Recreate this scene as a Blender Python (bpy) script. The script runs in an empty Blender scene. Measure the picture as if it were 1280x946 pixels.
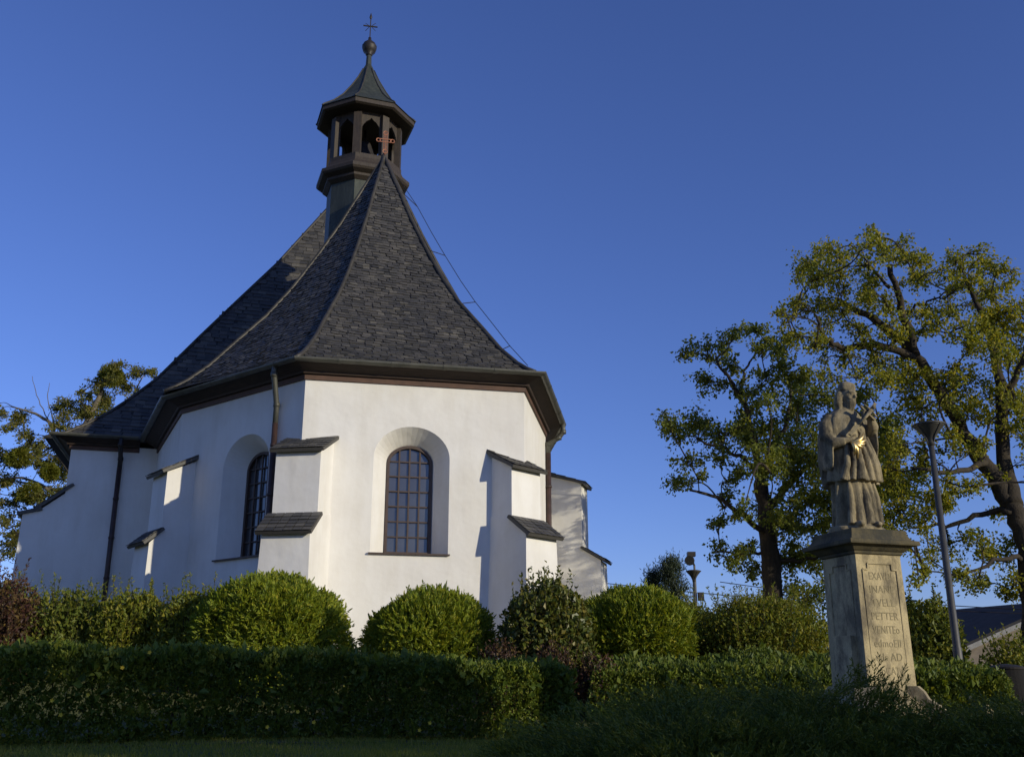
import bpy, bmesh, math, random
import numpy as np
from mathutils import Vector, Matrix
R = math.radians
random.seed(7)
rng = np.random.default_rng(7)
scene = bpy.context.scene
COL = scene.collection

# ------------------------------------------------------------------ camera
CAMZ = 1.6; FPX = 1250.0; PITCH = R(17.2)
cam_d = bpy.data.cameras.new('camera'); cam = bpy.data.objects.new('camera', cam_d); COL.objects.link(cam)
cam.location = (0, 0, CAMZ); cam.rotation_euler = (math.pi/2 + PITCH, 0, 0)
cam_d.sensor_width = 36; cam_d.lens = FPX/1280*36; cam_d.clip_start = 0.05; cam_d.clip_end = 4000
scene.camera = cam

# ------------------------------------------------------------------ light
SUN_EL = R(14.0); SUN_XY = np.array([.81, -.586])
w = bpy.data.worlds.new('World'); scene.world = w; w.use_nodes = True
nt = w.node_tree; nt.nodes.clear()
sky = nt.nodes.new('ShaderNodeTexSky'); sky.sky_type = 'NISHITA'; sky.sun_disc = False
sky.sun_elevation = SUN_EL; sky.sun_rotation = math.atan2(SUN_XY[0], SUN_XY[1])
sky.air_density = 1.0; sky.dust_density = 0.1; sky.ozone_density = 4.0; sky.altitude = 300
bg = nt.nodes.new('ShaderNodeBackground'); bg.inputs[1].default_value = 0.127
out = nt.nodes.new('ShaderNodeOutputWorld')
hs = nt.nodes.new('ShaderNodeMix'); hs.data_type = 'RGBA'; hs.blend_type = 'MULTIPLY'; hs.inputs[0].default_value = 1.0; hs.inputs[7].default_value = (.83, .80, 1.21, 1)
nt.links.new(sky.outputs[0], hs.inputs[6]); nt.links.new(hs.outputs[2], bg.inputs[0])
nt.links.new(bg.outputs[0], out.inputs[0])
sl = bpy.data.lights.new('sun', 'SUN'); sl.energy = 3.4; sl.angle = R(0.6); sl.color = (1.0, .92, .72)
so = bpy.data.objects.new('sun', sl); COL.objects.link(so)
sd = Vector((SUN_XY[0]*math.cos(SUN_EL), SUN_XY[1]*math.cos(SUN_EL), math.sin(SUN_EL)))
so.rotation_euler = sd.to_track_quat('Z', 'Y').to_euler(); so.location = (30, -20, 20)
scene.view_settings.view_transform = 'Standard'; scene.view_settings.look = 'None'
scene.view_settings.exposure = 0.0; scene.view_settings.gamma = 1.0
scene.cycles.use_denoising = True
scene.cycles.max_bounces = 6; scene.cycles.diffuse_bounces = 3; scene.cycles.transmission_bounces = 3
scene.cycles.transparent_max_bounces = 4

# ------------------------------------------------------------------ survey: photo pixel -> place at a chosen distance
FW = np.array([0, math.cos(PITCH), math.sin(PITCH)]); RT = np.array([1., 0, 0]); UP = np.array([0, -math.sin(PITCH), math.cos(PITCH)])
CPOS = np.array([0, 0, CAMZ])
def ray(x, y): return FW + RT*(x-640)/FPX - UP*(y-473)/FPX
def at(x, y, Y):
    r = ray(x, y); return CPOS + r*Y/r[1]
def on_plane(x, y, p, n):
    r = ray(x, y); return CPOS + r*np.dot(np.asarray(p)-CPOS, n)/np.dot(r, n)
V = lambda *a: np.array(a, float)
def unit(v):
    v = np.asarray(v, float); return v/np.maximum(np.linalg.norm(v, axis=-1, keepdims=True), 1e-9)

# ------------------------------------------------------------------ materials
def new_mat(name):
    m = bpy.data.materials.new(name); m.use_nodes = True
    t = m.node_tree; return m, t, t.nodes['Principled BSDF']
def N(t, typ, **kw):
    n = t.nodes.new(typ)
    for k, v in kw.items(): setattr(n, k, v)
    return n
def ramp(t, fac, stops):
    r = N(t, 'ShaderNodeValToRGB'); el = r.color_ramp.elements
    while len(el) < len(stops): el.new(0.5)
    for e, (p, c) in zip(el, stops): e.position = p; e.color = (*c, 1)
    t.links.new(fac, r.inputs[0]); return r
def noise(t, scale, detail=4, rough=.55, coord='Object', stretch=None):
    tc = N(t, 'ShaderNodeTexCoord'); n = N(t, 'ShaderNodeTexNoise')
    n.inputs['Scale'].default_value = scale; n.inputs['Detail'].default_value = detail; n.inputs['Roughness'].default_value = rough
    if stretch:
        mp = N(t, 'ShaderNodeMapping'); mp.inputs['Scale'].default_value = stretch
        t.links.new(tc.outputs[coord], mp.inputs[0]); t.links.new(mp.outputs[0], n.inputs['Vector'])
    else: t.links.new(tc.outputs[coord], n.inputs['Vector'])
    return n
def mixc(t, fac, a, b, blend='MIX'):
    m = N(t, 'ShaderNodeMix', data_type='RGBA', blend_type=blend)
    for sock, v in ((m.inputs[0], fac), (m.inputs[6], a), (m.inputs[7], b)):
        if hasattr(v, 'is_output'): t.links.new(v, sock)
        elif isinstance(v, (int, float)): sock.default_value = v
        else: sock.default_value = (*v, 1)
    return m.outputs[2]
def bump(t, bsdf, height, strength, dist=.02):
    b = N(t, 'ShaderNodeBump'); b.inputs['Strength'].default_value = strength; b.inputs['Distance'].default_value = dist
    t.links.new(height, b.inputs['Height']); t.links.new(b.outputs[0], bsdf.inputs['Normal'])

def mat_noise(name, stops, scale=3, rough=.8, metallic=0, bstr=.2, bscale=40, bdist=.01, stretch=None):
    m, t, b = new_mat(name)
    n = noise(t, scale, 6, .6, stretch=stretch); r = ramp(t, n.outputs[0], stops)
    t.links.new(r.outputs[0], b.inputs['Base Color']); b.inputs['Roughness'].default_value = rough; b.inputs['Metallic'].default_value = metallic
    if bstr:
        n2 = noise(t, bscale, 5); bump(t, b, n2.outputs[0], bstr, bdist)
    return m

def mat_plaster():
    m, t, b = new_mat('white_plaster')
    n1 = noise(t, .7, 5, .6); r1 = ramp(t, n1.outputs[0], [(.3, (.70, .665, .60)), (.7, (.80, .775, .715))])
    n2 = noise(t, 2.2, 6, .65, stretch=(1, 1, .22)); r2 = ramp(t, n2.outputs[0], [(.42, (1, 1, 1)), (.75, (.80, .77, .70))])
    c = mixc(t, .5, r1.outputs[0], r2.outputs[0], 'MULTIPLY')
    n4 = noise(t, 14, 4, .6); r4 = ramp(t, n4.outputs[0], [(.62, (1, 1, 1)), (.82, (.88, .86, .82))])
    c = mixc(t, .5, c, r4.outputs[0], 'MULTIPLY')
    t.links.new(c, b.inputs['Base Color']); b.inputs['Roughness'].default_value = .92
    n3 = noise(t, 1.3, 3); n5 = noise(t, 45, 4)
    bb = N(t, 'ShaderNodeBump'); bb.inputs['Strength'].default_value = .5; bb.inputs['Distance'].default_value = .06
    t.links.new(n3.outputs[0], bb.inputs['Height'])
    b2 = N(t, 'ShaderNodeBump'); b2.inputs['Strength'].default_value = .25; b2.inputs['Distance'].default_value = .006
    t.links.new(n5.outputs[0], b2.inputs['Height']); t.links.new(bb.outputs[0], b2.inputs['Normal']); t.links.new(b2.outputs[0], b.inputs['Normal'])
    return m
def mat_slate(name='roof_slate', k=1.0):
    m, t, b = new_mat(name)
    g = N(t, 'ShaderNodeNewGeometry')
    c0 = [(.0, (.046, .045, .044)), (.35, (.064, .061, .057)), (.65, (.080, .075, .068)), (.9, (.098, .091, .080)), (1, (.135, .125, .105))]
    r = ramp(t, g.outputs['Random Per Island'], [(p, tuple(k*x for x in c)) for p, c in c0])
    n = noise(t, 1.1, 5, .6); r2 = ramp(t, n.outputs[0], [(.3, (.74, .74, .75)), (.7, (1.12, 1.08, 1.0))])
    c = mixc(t, .85, r.outputs[0], r2.outputs[0], 'MULTIPLY')
    n3 = noise(t, 30, 4); r3 = ramp(t, n3.outputs[0], [(.3, (.75, .75, .75)), (.75, (1.15, 1.15, 1.1))])
    c = mixc(t, .7, c, r3.outputs[0], 'MULTIPLY')
    t.links.new(c, b.inputs['Base Color']); b.inputs['Roughness'].default_value = .62
    n2 = noise(t, 26, 4); bump(t, b, n2.outputs[0], .5, .008)
    return m
def mat_leaf(name, stops, transl=.32, rough=.55, clump=None, gain=1.35):
    m, t, b = new_mat(name)
    g = N(t, 'ShaderNodeNewGeometry'); r = ramp(t, g.outputs['Random Per Island'], [(p, (c[0]*gain*1.12, c[1]*gain, c[2]*gain)) for p, c in stops])
    n = noise(t, clump or 1.6, 3); r2 = ramp(t, n.outputs[0], [(.3, (.72, .78, .7)), (.7, (1.18, 1.12, 1.0))])
    c = mixc(t, .8, r.outputs[0], r2.outputs[0], 'MULTIPLY')
    t.links.new(c, b.inputs['Base Color']); b.inputs['Roughness'].default_value = rough
    b.inputs['Specular IOR Level'].default_value = .35
    tr = N(t, 'ShaderNodeBsdfTranslucent'); c2 = mixc(t, 1.0, c, (1.5, 1.35, .55), 'MULTIPLY'); t.links.new(c2, tr.inputs[0])
    mx = N(t, 'ShaderNodeMixShader'); mx.inputs[0].default_value = transl
    t.links.new(b.outputs[0], mx.inputs[1]); t.links.new(tr.outputs[0], mx.inputs[2])
    t.links.new(mx.outputs[0], t.nodes['Material Output'].inputs[0])
    return m
def mat_plain(name, col, rough=.5, metallic=0):
    return mat_noise(name, [(.3, tuple(c*.75 for c in col)), (.7, tuple(min(1, c*1.2) for c in col))], 6, rough, metallic, .1, 60, .004)

M = {}
M['plaster'] = mat_plaster()
M['slate'] = mat_slate()
M['slate_base'] = mat_plain('slate_underlayer', (.028, .027, .027), .8)  # dark solid surface beneath the laid slates
M['hip_metal'] = mat_noise('weathered_lead', [(.3, (.040, .037, .031)), (.7, (.085, .076, .060))], 4, .55, .35, .2, 30)
M['zinc'] = mat_noise('grey_zinc', [(.3, (.075, .075, .062)), (.7, (.14, .135, .11))], 3, .5, .4, .1, 30)
M['wood'] = mat_noise('brown_timber', [(.3, (.024, .014, .009)), (.7, (.050, .029, .018))], 5, .75, 0, .4, 30, .01, (1, 1, 8))
M['board'] = mat_noise('brown_painted_board', [(.3, (.070, .036, .022)), (.7, (.12, .062, .038))], 5, .7, 0, .2, 40)
M['turret_wood'] = mat_noise('turret_timber', [(.3, (.026, .019, .013)), (.7, (.055, .040, .027))], 4, .7, 0, .4, 24, .012, (6, 6, 1))
M['copper'] = mat_noise('patinated_copper', [(.25, (.030, .036, .029)), (.55, (.055, .062, .048)), (.8, (.09, .095, .07))], 2.5, .6, .35, .25, 14, .01, (3, 3, .6))
M['dark_iron'] = mat_plain('dark_iron', (.035, .03, .028), .55, .3)
M['rust'] = mat_noise('rust_brown_pipe', [(.3, (.032, .020, .016)), (.7, (.075, .040, .030))], 6, .5, .1, .1)
M['frame'] = mat_plain('window_brown', (.060, .036, .024), .55)
M['cross_copper'] = mat_noise('red_copper', [(.3, (.36, .14, .07)), (.7, (.55, .24, .12))], 12, .5, .5, .1)
M['black'] = mat_plain('dark_interior', (.012, .011, .010), .9)
def mat_glass():
    m, t, b = new_mat('window_glass')
    n = noise(t, .9, 3); r = ramp(t, n.outputs[0], [(.3, (.045, .045, .047)), (.7, (.085, .084, .086))])
    t.links.new(r.outputs[0], b.inputs['Base Color']); b.inputs['Roughness'].default_value = .12; b.inputs['IOR'].default_value = 1.6
    b.inputs['Specular IOR Level'].default_value = .8
    n2 = noise(t, 2.5, 2); bump(t, b, n2.outputs[0], .12, .03); return m
M['glass'] = mat_glass()
def mat_stone(name, stops, dark=(.05, .045, .036), amt=.75, sc=3.0):
    m, t, b = new_mat(name)
    n = noise(t, 4, 7, .65); r = ramp(t, n.outputs[0], stops)
    n2 = noise(t, sc, 8, .72, stretch=(1, 1, .45)); r2 = ramp(t, n2.outputs[0], [(.44, (0, 0, 0)), (.60, (1, 1, 1))])
    f = N(t, 'ShaderNodeMath', operation='MULTIPLY'); t.links.new(r2.outputs[0], f.inputs[0]); f.inputs[1].default_value = amt
    c = mixc(t, f.outputs[0], r.outputs[0], dark)
    n3 = noise(t, 60, 4); r3 = ramp(t, n3.outputs[0], [(.3, (.8, .8, .8)), (.7, (1.12, 1.12, 1.1))])
    c = mixc(t, .8, c, r3.outputs[0], 'MULTIPLY')
    t.links.new(c, b.inputs['Base Color']); b.inputs['Roughness'].default_value = .9
    n4 = noise(t, 35, 6, .65); bump(t, b, n4.outputs[0], .5, .012); return m
M['stone'] = mat_stone('weathered_sandstone', [(.3, (.42, .345, .19)), (.7, (.58, .47, .265))], (.085, .07, .05), .78)
M['statue'] = mat_stone('grey_weathered_stone', [(.3, (.24, .195, .110)), (.7, (.37, .30, .175))], (.050, .042, .028), .85, 5.0)
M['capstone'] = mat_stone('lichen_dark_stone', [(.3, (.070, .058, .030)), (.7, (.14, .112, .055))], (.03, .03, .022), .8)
M['letter'] = mat_plain('groove_shade_letter', (.27, .225, .13), .95)  # raised letters toned darker: the shade of cut grooves put into their colour
m, t, b = new_mat('gold_leaf'); b.inputs['Base Color'].default_value = (.95, .68, .26, 1); b.inputs['Metallic'].default_value = .85; b.inputs['Roughness'].default_value = .38; M['gold'] = m
M['lamp_post'] = mat_plain('grey_steel', (.070, .067, .060), .55, .2)
M['lamp_shade'] = mat_plain('smoked_lamp_shade', (.052, .048, .040), .5)
M['bark'] = mat_noise('bark', [(.3, (.022, .016, .009)), (.7, (.050, .036, .020))], 6, .9, 0, .9, 18, .03, (2, 2, .5))
M['bark_pale'] = mat_noise('pale_bark', [(.3, (.10, .085, .06)), (.7, (.18, .15, .10))], 6, .9, 0, .9, 18, .03, (2, 2, .5))
M['linden'] = mat_leaf('linden_leaf', [(0, (.075, .100, .012)), (.5, (.118, .138, .014)), (.88, (.158, .166, .016)), (1, (.21, .19, .022))], .45, gain=1.8)
M['maple'] = mat_leaf('maple_leaf', [(0, (.058, .084, .013)), (.5, (.080, .108, .017)), (.9, (.108, .130, .020)), (1, (.15, .15, .024))], .42, gain=1.75)
M['robinia'] = mat_leaf('robinia_leaf', [(0, (.066, .085, .016)), (.5, (.112, .128, .022)), (1, (.19, .17, .035))], .4, gain=1.25)
M['mistletoe'] = mat_leaf('mistletoe_leaf', [(0, (.06, .085, .010)), (.6, (.11, .13, .014)), (1, (.16, .16, .02))], .3)
M['thuja'] = mat_leaf('thuja_spray', [(0, (.070, .115, .010)), (.5, (.132, .188, .014)), (.85, (.20, .24, .018)), (1, (.26, .265, .028))], .32, clump=2.5)
M['hedge'] = mat_leaf('privet_leaf', [(0, (.045, .080, .012)), (.5, (.085, .130, .017)), (.9, (.13, .17, .022)), (1, (.17, .19, .03))], .3, clump=2.2)
M['shrub_dark'] = mat_leaf('glossy_shrub_leaf', [(0, (.040, .062, .012)), (.6, (.075, .098, .018)), (1, (.15, .14, .03))], .25, .4)
M['shrub_yellow'] = mat_leaf('yellowing_shrub_leaf', [(0, (.070, .105, .010)), (.5, (.115, .145, .013)), (1, (.19, .185, .02))], .35)
M['shrub_green'] = mat_leaf('green_shrub_leaf', [(0, (.055, .085, .012)), (.5, (.095, .130, .018)), (1, (.16, .17, .025))], .33)
M['barberry'] = mat_leaf('barberry_leaf', [(0, (.030, .016, .012)), (.5, (.055, .026, .018)), (.8, (.075, .055, .018)), (1, (.12, .085, .02))], .2)
M['juniper'] = mat_leaf('juniper_needle', [(0, (.060, .095, .014)), (.6, (.105, .145, .020)), (1, (.20, .22, .030))], .22, gain=1.2)
M['pine'] = mat_leaf('pine_needle', [(0, (.018, .032, .016)), (.6, (.032, .052, .026)), (1, (.05, .07, .03))], .12)
M['grass'] = mat_leaf('grass_blade', [(0, (.075, .095, .012)), (.6, (.12, .145, .018)), (1, (.19, .17, .04))], .35, gain=2.0)
M['flower'] = mat_plain('yellow_petal', (.70, .50, .03), .6)

# ------------------------------------------------------------------ mesh builder
class MB:
    def __init__(s): s.v = []; s.f = []; s.n = 0
    def add(s, verts, faces):
        verts = np.asarray(verts, float).reshape(-1, 3); s.v.append(verts)
        if isinstance(faces, np.ndarray): s.f.append(faces + s.n)
        else:
            by = {}
            for f in faces: by.setdefault(len(f), []).append(f)
            for k, fs in by.items(): s.f.append(np.array(fs, int) + s.n)
        s.n += len(verts); return s
    def box(s, c, size, ax=None):                     # centre, full sizes, rows of ax = axes
        ax = np.eye(3) if ax is None else np.array([unit(a) for a in ax])
        h = np.asarray(size)/2; q = np.array([[i, j, k] for i in (-1, 1) for j in (-1, 1) for k in (-1, 1)])*h
        return s.add(np.asarray(c) + q@ax, [(0, 1, 3, 2), (4, 6, 7, 5), (0, 4, 5, 1), (2, 3, 7, 6), (0, 2, 6, 4), (1, 5, 7, 3)])
    def beam(s, a, b, w, h, up=(0, 0, 1)):
        a, b = np.asarray(a, float), np.asarray(b, float); d = b-a; L = np.linalg.norm(d); d = d/L
        sd = np.cross(d, up); sd = unit(sd) if np.linalg.norm(sd) > 1e-6 else V(1, 0, 0); u = np.cross(sd, d)
        return s.box((a+b)/2, (L, w, h), (d, sd, u))
    def tube(s, pts, rad, n=8, cap=True):
        pts = np.asarray(pts, float); k = len(pts); rad = np.broadcast_to(np.asarray(rad, float), (k,))
        T = unit(np.gradient(pts, axis=0)); ref = V(0, 0, 1) if abs(T[0][2]) < .9 else V(1, 0, 0)
        a = np.linspace(0, 2*math.pi, n, endpoint=False); vs = []
        prev = None
        for i in range(k):
            x = np.cross(T[i], ref if prev is None else np.cross(prev, T[i])); x = unit(x); y = np.cross(T[i], x); prev = x if prev is None else x
            if i and np.dot(x, lastx) < 0: x = -x; y = -y
            lastx = x; prev = x
            vs.append(pts[i] + rad[i]*(np.cos(a)[:, None]*x + np.sin(a)[:, None]*y))
        fs = [(i*n+j, i*n+(j+1) % n, (i+1)*n+(j+1) % n, (i+1)*n+j) for i in range(k-1) for j in range(n)]
        s.add(np.concatenate(vs), fs)
        if cap: s.f.append(np.array([list(range(s.n-k*n, s.n-k*n+n))[::-1]])); s.f.append(np.array([list(range(s.n-n, s.n))]))
        return s
    def loft(s, rings, cap=True, closed=True):
        rings = [np.asarray(r, float) for r in rings]; n = len(rings[0]); k = len(rings); m_ = n if closed else n-1
        fs = [(i*n+j, i*n+(j+1) % n, (i+1)*n+(j+1) % n, (i+1)*n+j) for i in range(k-1) for j in range(m_)]
        s.add(np.concatenate(rings), fs)
        if cap: s.f.append(np.array([list(range(s.n-k*n, s.n-k*n+n))[::-1]])); s.f.append(np.array([list(range(s.n-n, s.n))]))
        return s
    def prism(s, poly, d):                            # planar polygon (3-D points) pushed along d
        poly = np.asarray(poly, float); n = len(poly); d = np.asarray(d, float)
        return s.add(np.concatenate([poly, poly+d]), [tuple(range(n))[::-1], tuple(range(n, 2*n))] + [(i, (i+1) % n, n+(i+1) % n, n+i) for i in range(n)])
    def sphere(s, c, r, nu=16, nv=10):
        r = np.broadcast_to(np.asarray(r, float), (3,)); rings = []
        for i in range(nv+1):
            p = math.pi*(i/nv); p = min(max(p, .02), math.pi-.02)
            a = np.linspace(0, 2*math.pi, nu, endpoint=False)
            rings.append(np.asarray(c)+np.stack([np.sin(p)*np.cos(a)*r[0], np.sin(p)*np.sin(a)*r[1], np.full(nu, -np.cos(p)*r[2])], 1))
        return s.loft(rings)
    def leaves(s, P, D, Nn, L, W, fold=.18):
        P = np.asarray(P); D = unit(D); S = unit(np.cross(D, Nn)); Nn = np.cross(S, D)
        L = np.broadcast_to(np.asarray(L, float), (len(P),))[:, None]; W = np.broadcast_to(np.asarray(W, float), (len(P),))[:, None]
        mid = P + D*L*.45 + Nn*W*fold
        q = np.stack([P, mid+S*W/2, P+D*L - Nn*W*fold, mid-S*W/2], 1).reshape(-1, 3)
        return s.add(q, np.arange(len(P)*4).reshape(-1, 4))
    def build(s, name, mat, parent=None, smooth=False, origin=None, cls=None):
        me = bpy.data.meshes.new(name)
        o = bpy.data.objects.new(name, me); COL.objects.link(o)
        org = V(0, 0, 0)
        if parent is not None: o.parent = parent; org = np.array(parent['_w'])
        elif origin is not None: org = np.asarray(origin, float); o.location = tuple(org)
        o['_w'] = [float(x) for x in org]
        v = (np.concatenate(s.v) - org).astype(np.float32)
        idx = np.concatenate([f.ravel() for f in s.f]).astype(np.int32); sizes = np.concatenate([np.full(len(f), f.shape[1]) for f in s.f]).astype(np.int32)
        me.vertices.add(len(v)); me.vertices.foreach_set('co', v.ravel())
        me.loops.add(len(idx)); me.loops.foreach_set('vertex_index', idx)
        me.polygons.add(len(sizes)); me.polygons.foreach_set('loop_start', np.concatenate([[0], np.cumsum(sizes)[:-1]]).astype(np.int32))
        me.polygons.foreach_set('loop_total', sizes)
        me.update(calc_edges=True); me.validate()
        me.materials.append(mat)
        me.polygons.foreach_set('use_smooth', np.full(len(me.polygons), bool(smooth)))
        return o
def thing(name, loc, label, cat, group=None):
    o = bpy.data.objects.new(name, None); COL.objects.link(o); o.location = tuple(float(x) for x in loc); o.empty_display_size = .2
    o['_w'] = [float(x) for x in loc]; return tag(o, label, cat, group)
def tag(o, label=None, cat=None, group=None, kind=None):
    if label: o['label'] = label
    if cat: o['category'] = cat
    if group: o['group'] = group
    if kind: o['kind'] = kind
    return o
def copy_tree(o, parent=None):
    c = o.copy(); COL.objects.link(c)
    if parent is not None: c.parent = parent
    for ch in [x for x in list(COL.objects) if x.parent == o]: copy_tree(ch, c)
    return c

# ------------------------------------------------------------------ terrain
def sstep(a, b, x):
    t_ = np.clip((np.asarray(x, float)-a)/(b-a), 0, 1); return t_*t_*(3-2*t_)
def ground_z(x, y):
    x = np.asarray(x, float); y = np.asarray(y, float)
    z = .95*sstep(2, 10.5, y) + 1.1*sstep(15, 20, y)*(1-sstep(5, 10, x)) + .35*sstep(15, 30, y)*sstep(5, 10, x)
    z = z*(1-.5*sstep(70, 160, np.hypot(x, y-20))) + .03*np.sin(x*.9+1.3)*np.cos(y*.7)
    return z
gx = np.concatenate([np.linspace(-700, -30, 14)[:-1], np.linspace(-30, 40, 141), np.linspace(40, 700, 14)[1:]])
gy = np.concatenate([np.linspace(-400, -20, 10)[:-1], np.linspace(-20, 60, 161), np.linspace(60, 900, 16)[1:]])
XX, YY = np.meshgrid(gx, gy); ZZ = ground_z(XX, YY)
ids = np.arange(XX.size).reshape(XX.shape)
q = np.stack([ids[:-1, :-1], ids[:-1, 1:], ids[1:, 1:], ids[1:, :-1]], -1).reshape(-1, 4)
m, t, b = new_mat('lawn_ground')
n1 = noise(t, .6, 6, .6); r1 = ramp(t, n1.outputs[0], [(.3, (.075, .085, .018)), (.55, (.10, .105, .025)), (.75, (.14, .115, .05))])
n2 = noise(t, 25, 5); r2 = ramp(t, n2.outputs[0], [(.3, (.6, .6, .6)), (.7, (1.2, 1.2, 1.1))])
t.links.new(mixc(t, .8, r1.outputs[0], r2.outputs[0], 'MULTIPLY'), b.inputs['Base Color']); b.inputs['Roughness'].default_value = .95
bump(t, b, n2.outputs[0], .8, .04); M['lawn'] = m
g = MB().add(np.stack([XX, YY, ZZ], -1).reshape(-1, 3), q); go = g.build('ground', M['lawn'], smooth=True); tag(go, kind='structure')

def path(name, pts, width, mat, lift):
    mb = MB(); pts = np.array(pts, float); fine = []
    for a, b_ in zip(pts[:-1], pts[1:]):
        for s_ in np.linspace(0, 1, 24, endpoint=False): fine.append(a+(b_-a)*s_)
    fine.append(pts[-1]); fine = np.array(fine); T = unit(np.gradient(fine, axis=0)); S = np.stack([T[:, 1], -T[:, 0]], 1)
    rings = []
    for k in np.linspace(-.5, .5, 7):
        p = fine + S*width*k; rings.append(np.column_stack([p, ground_z(p[:, 0], p[:, 1])+lift]))
    rings = np.array(rings).transpose(1, 0, 2)
    mb.loft(list(rings), cap=False, closed=False); o = mb.build(name, mat, smooth=True); tag(o, kind='structure'); return o
M['asphalt'] = mat_noise('asphalt', [(.3, (.045, .045, .047)), (.7, (.075, .075, .078))], 8, .9, 0, .4, 90, .005)
M['soil'] = mat_noise('bare_soil', [(.3, (.05, .038, .025)), (.7, (.11, .085, .055))], 5, .95, 0, .8, 30, .03)
path('footpath', [(7.0, -6), (8.4, 6), (8.6, 14), (9.8, 17.2), (14, 18.4), (40, 19)], 1.7, M['asphalt'], .015)
path('soil_strip', [(-14, 10.0), (-6.9, 11.85), (1.2, 14.1)], .9, M['soil'], .012)

# ------------------------------------------------------------------ church
A, B, Cc, D, E, Nw = (V(-4.536, 21.0), V(.275, 21.995), V(.908, 26.276), V(-8.152, 23.885), V(-10.262, 28.304), V(-12.507, 27.696))
Fw = V(.45, 31.19); Rw = V(.5, 31.2)
axn = V(-.262, .965)                                     # nave axis
GZ = 1.5; WT = 8.22                                      # foot and top of the walls
ch = thing('church', (-4, 25, 2.05), 'small white plastered village church with polygonal choir, steep slate roof and wooden bell turret', 'church')
def v3(p, z): return V(p[0], p[1], z)
def arch_pts(cu, hw, z0, spring, rise, n=18):
    a = np.linspace(0, math.pi, n+1)
    return np.array([[cu+hw, z0]] + [[cu+hw*math.cos(x), spring+rise*math.sin(x)] for x in a] + [[cu-hw, z0]])
def wall_panel(mb, a, b_, hole=None, z0=GZ, z1=WT):
    d = unit(b_-a); L = np.linalg.norm(b_-a); P = lambda u, z: V(a[0]+d[0]*u, a[1]+d[1]*u, z)
    if hole is None: mb.add([P(0, z0), P(L, z0), P(L, z1), P(0, z1)], [(0, 1, 2, 3)]); return
    u0, u1, zb = hole[-1][0], hole[0][0], hole[0][1]
    mb.add([P(0, z0), P(L, z0), P(L, zb), P(0, zb)], [(0, 1, 2, 3)])
    mb.add([P(0, zb), P(u0, zb), P(u0, z1), P(0, z1)], [(0, 1, 2, 3)])
    mb.add([P(u1, zb), P(L, zb), P(L, z1), P(u1, z1)], [(0, 1, 2, 3)])
    arc = hole[1:-1]
    for p, q_ in zip(arc[:-1], arc[1:]):
        mb.add([P(q_[0], q_[1]), P(p[0], p[1]), P(p[0], z1), P(q_[0], z1)], [(0, 1, 2, 3)])
DEP = .46
def opening(mb, a, b_, hole, inner):                     # the splayed reveal
    d = unit(b_-a); n_in = V(-d[1], d[0], 0); k = len(hole)
    O = [v3(a+d*u, z) for u, z in hole]; I = [v3(a+d*u, z)+n_in*DEP for u, z in inner]
    mb.add(O+I, [(i, (i+1) % k, k+(i+1) % k, k+i) for i in range(k)])
def window(a, b_, cu, label):
    d = unit(b_-a); d3 = V(d[0], d[1], 0); n_in = V(-d[1], d[0], 0)
    P = lambda u, z, dep: v3(a+d*u, z)+n_in*dep
    hw = .51; zb, spr, rise = 4.36, 6.38, .42
    fr = MB(); pts = arch_pts(cu, hw, zb, spr, rise, 20); ip = arch_pts(cu, hw-.065, zb+.07, spr, rise-.065, 20)
    k = len(pts)
    for dep in (DEP-.03,):
        O = [P(u, z, dep) for u, z in pts]; I = [P(u, z, dep) for u, z in ip]; O2 = [P(u, z, dep+.09) for u, z in pts]; I2 = [P(u, z, dep+.09) for u, z in ip]
        fr.add(O+I+O2+I2, [(i, (i+1) % k, k+(i+1) % k, k+i) for i in range(k)] + [(k+i, k+(i+1) % k, 3*k+(i+1) % k, 3*k+i) for i in range(k)] + [(i, 2*k+i, 2*k+(i+1) % k, (i+1) % k) for i in range(k)])
    iw = hw-.05
    for j in range(1, 4):
        u = cu-iw+2*iw*j/4; top = spr+(rise-.06)*math.sqrt(max(0, 1-((u-cu)/iw)**2))
        fr.beam(P(u, zb+.04, DEP+.01), P(u, top+.02, DEP+.01), .034, .03, n_in)
    for j in range(1, 7):
        z = zb+.06+j*.335; hw_z = iw if z < spr else iw*math.sqrt(max(0, 1-((z-spr)/(rise))**2))
        fr.beam(P(cu-hw_z, z, DEP+.016), P(cu+hw_z, z, DEP+.016), .03, .03)
    f = fr.build('window', M['frame'], ch); 
    gl = MB(); gp = arch_pts(cu, hw-.02, zb+.02, spr, rise-.02, 20)
    gl.add([P(u, z, DEP+.052) for u, z in gp], [tuple(range(len(gp)))])
    for j in range(4):
        for k in range(6):
            u0, u1, z0_, z1_ = cu-iw+2*iw*j/4, cu-iw+2*iw*(j+1)/4, zb+.06+k*.335, zb+.06+(k+1)*.335; e = [random.gauss(0, .0035) for _ in range(3)]
            gl.add([P(u0, z0_, DEP+.042+e[0]), P(u1, z0_, DEP+.042+e[1]), P(u1, z1_, DEP+.042+e[1]+e[2]), P(u0, z1_, DEP+.042+e[0]+e[2])], [(0, 1, 2, 3)])
    gl.build('pane', M['glass'], f)
    si = MB(); si.prism([P(cu-.87, 4.345, -.07), P(cu+.87, 4.345, -.07), P(cu+.87, 4.385, DEP-.035), P(cu-.87, 4.385, DEP-.035)], (0, 0, -.035))
    si.build('sill', M['frame'], f)
cw = MB()
WC1, WC2 = 2.39, 2.72
for (a, b_, cu) in ((A, B, WC1), (D, A, WC2)):
    hole = arch_pts(cu, .835, 4.33, 6.42, .71, 20); inner = arch_pts(cu, .515, 4.36, 6.38, .425, 20)
    wall_panel(cw, a, b_, hole); opening(cw, a, b_, hole, inner)
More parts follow.
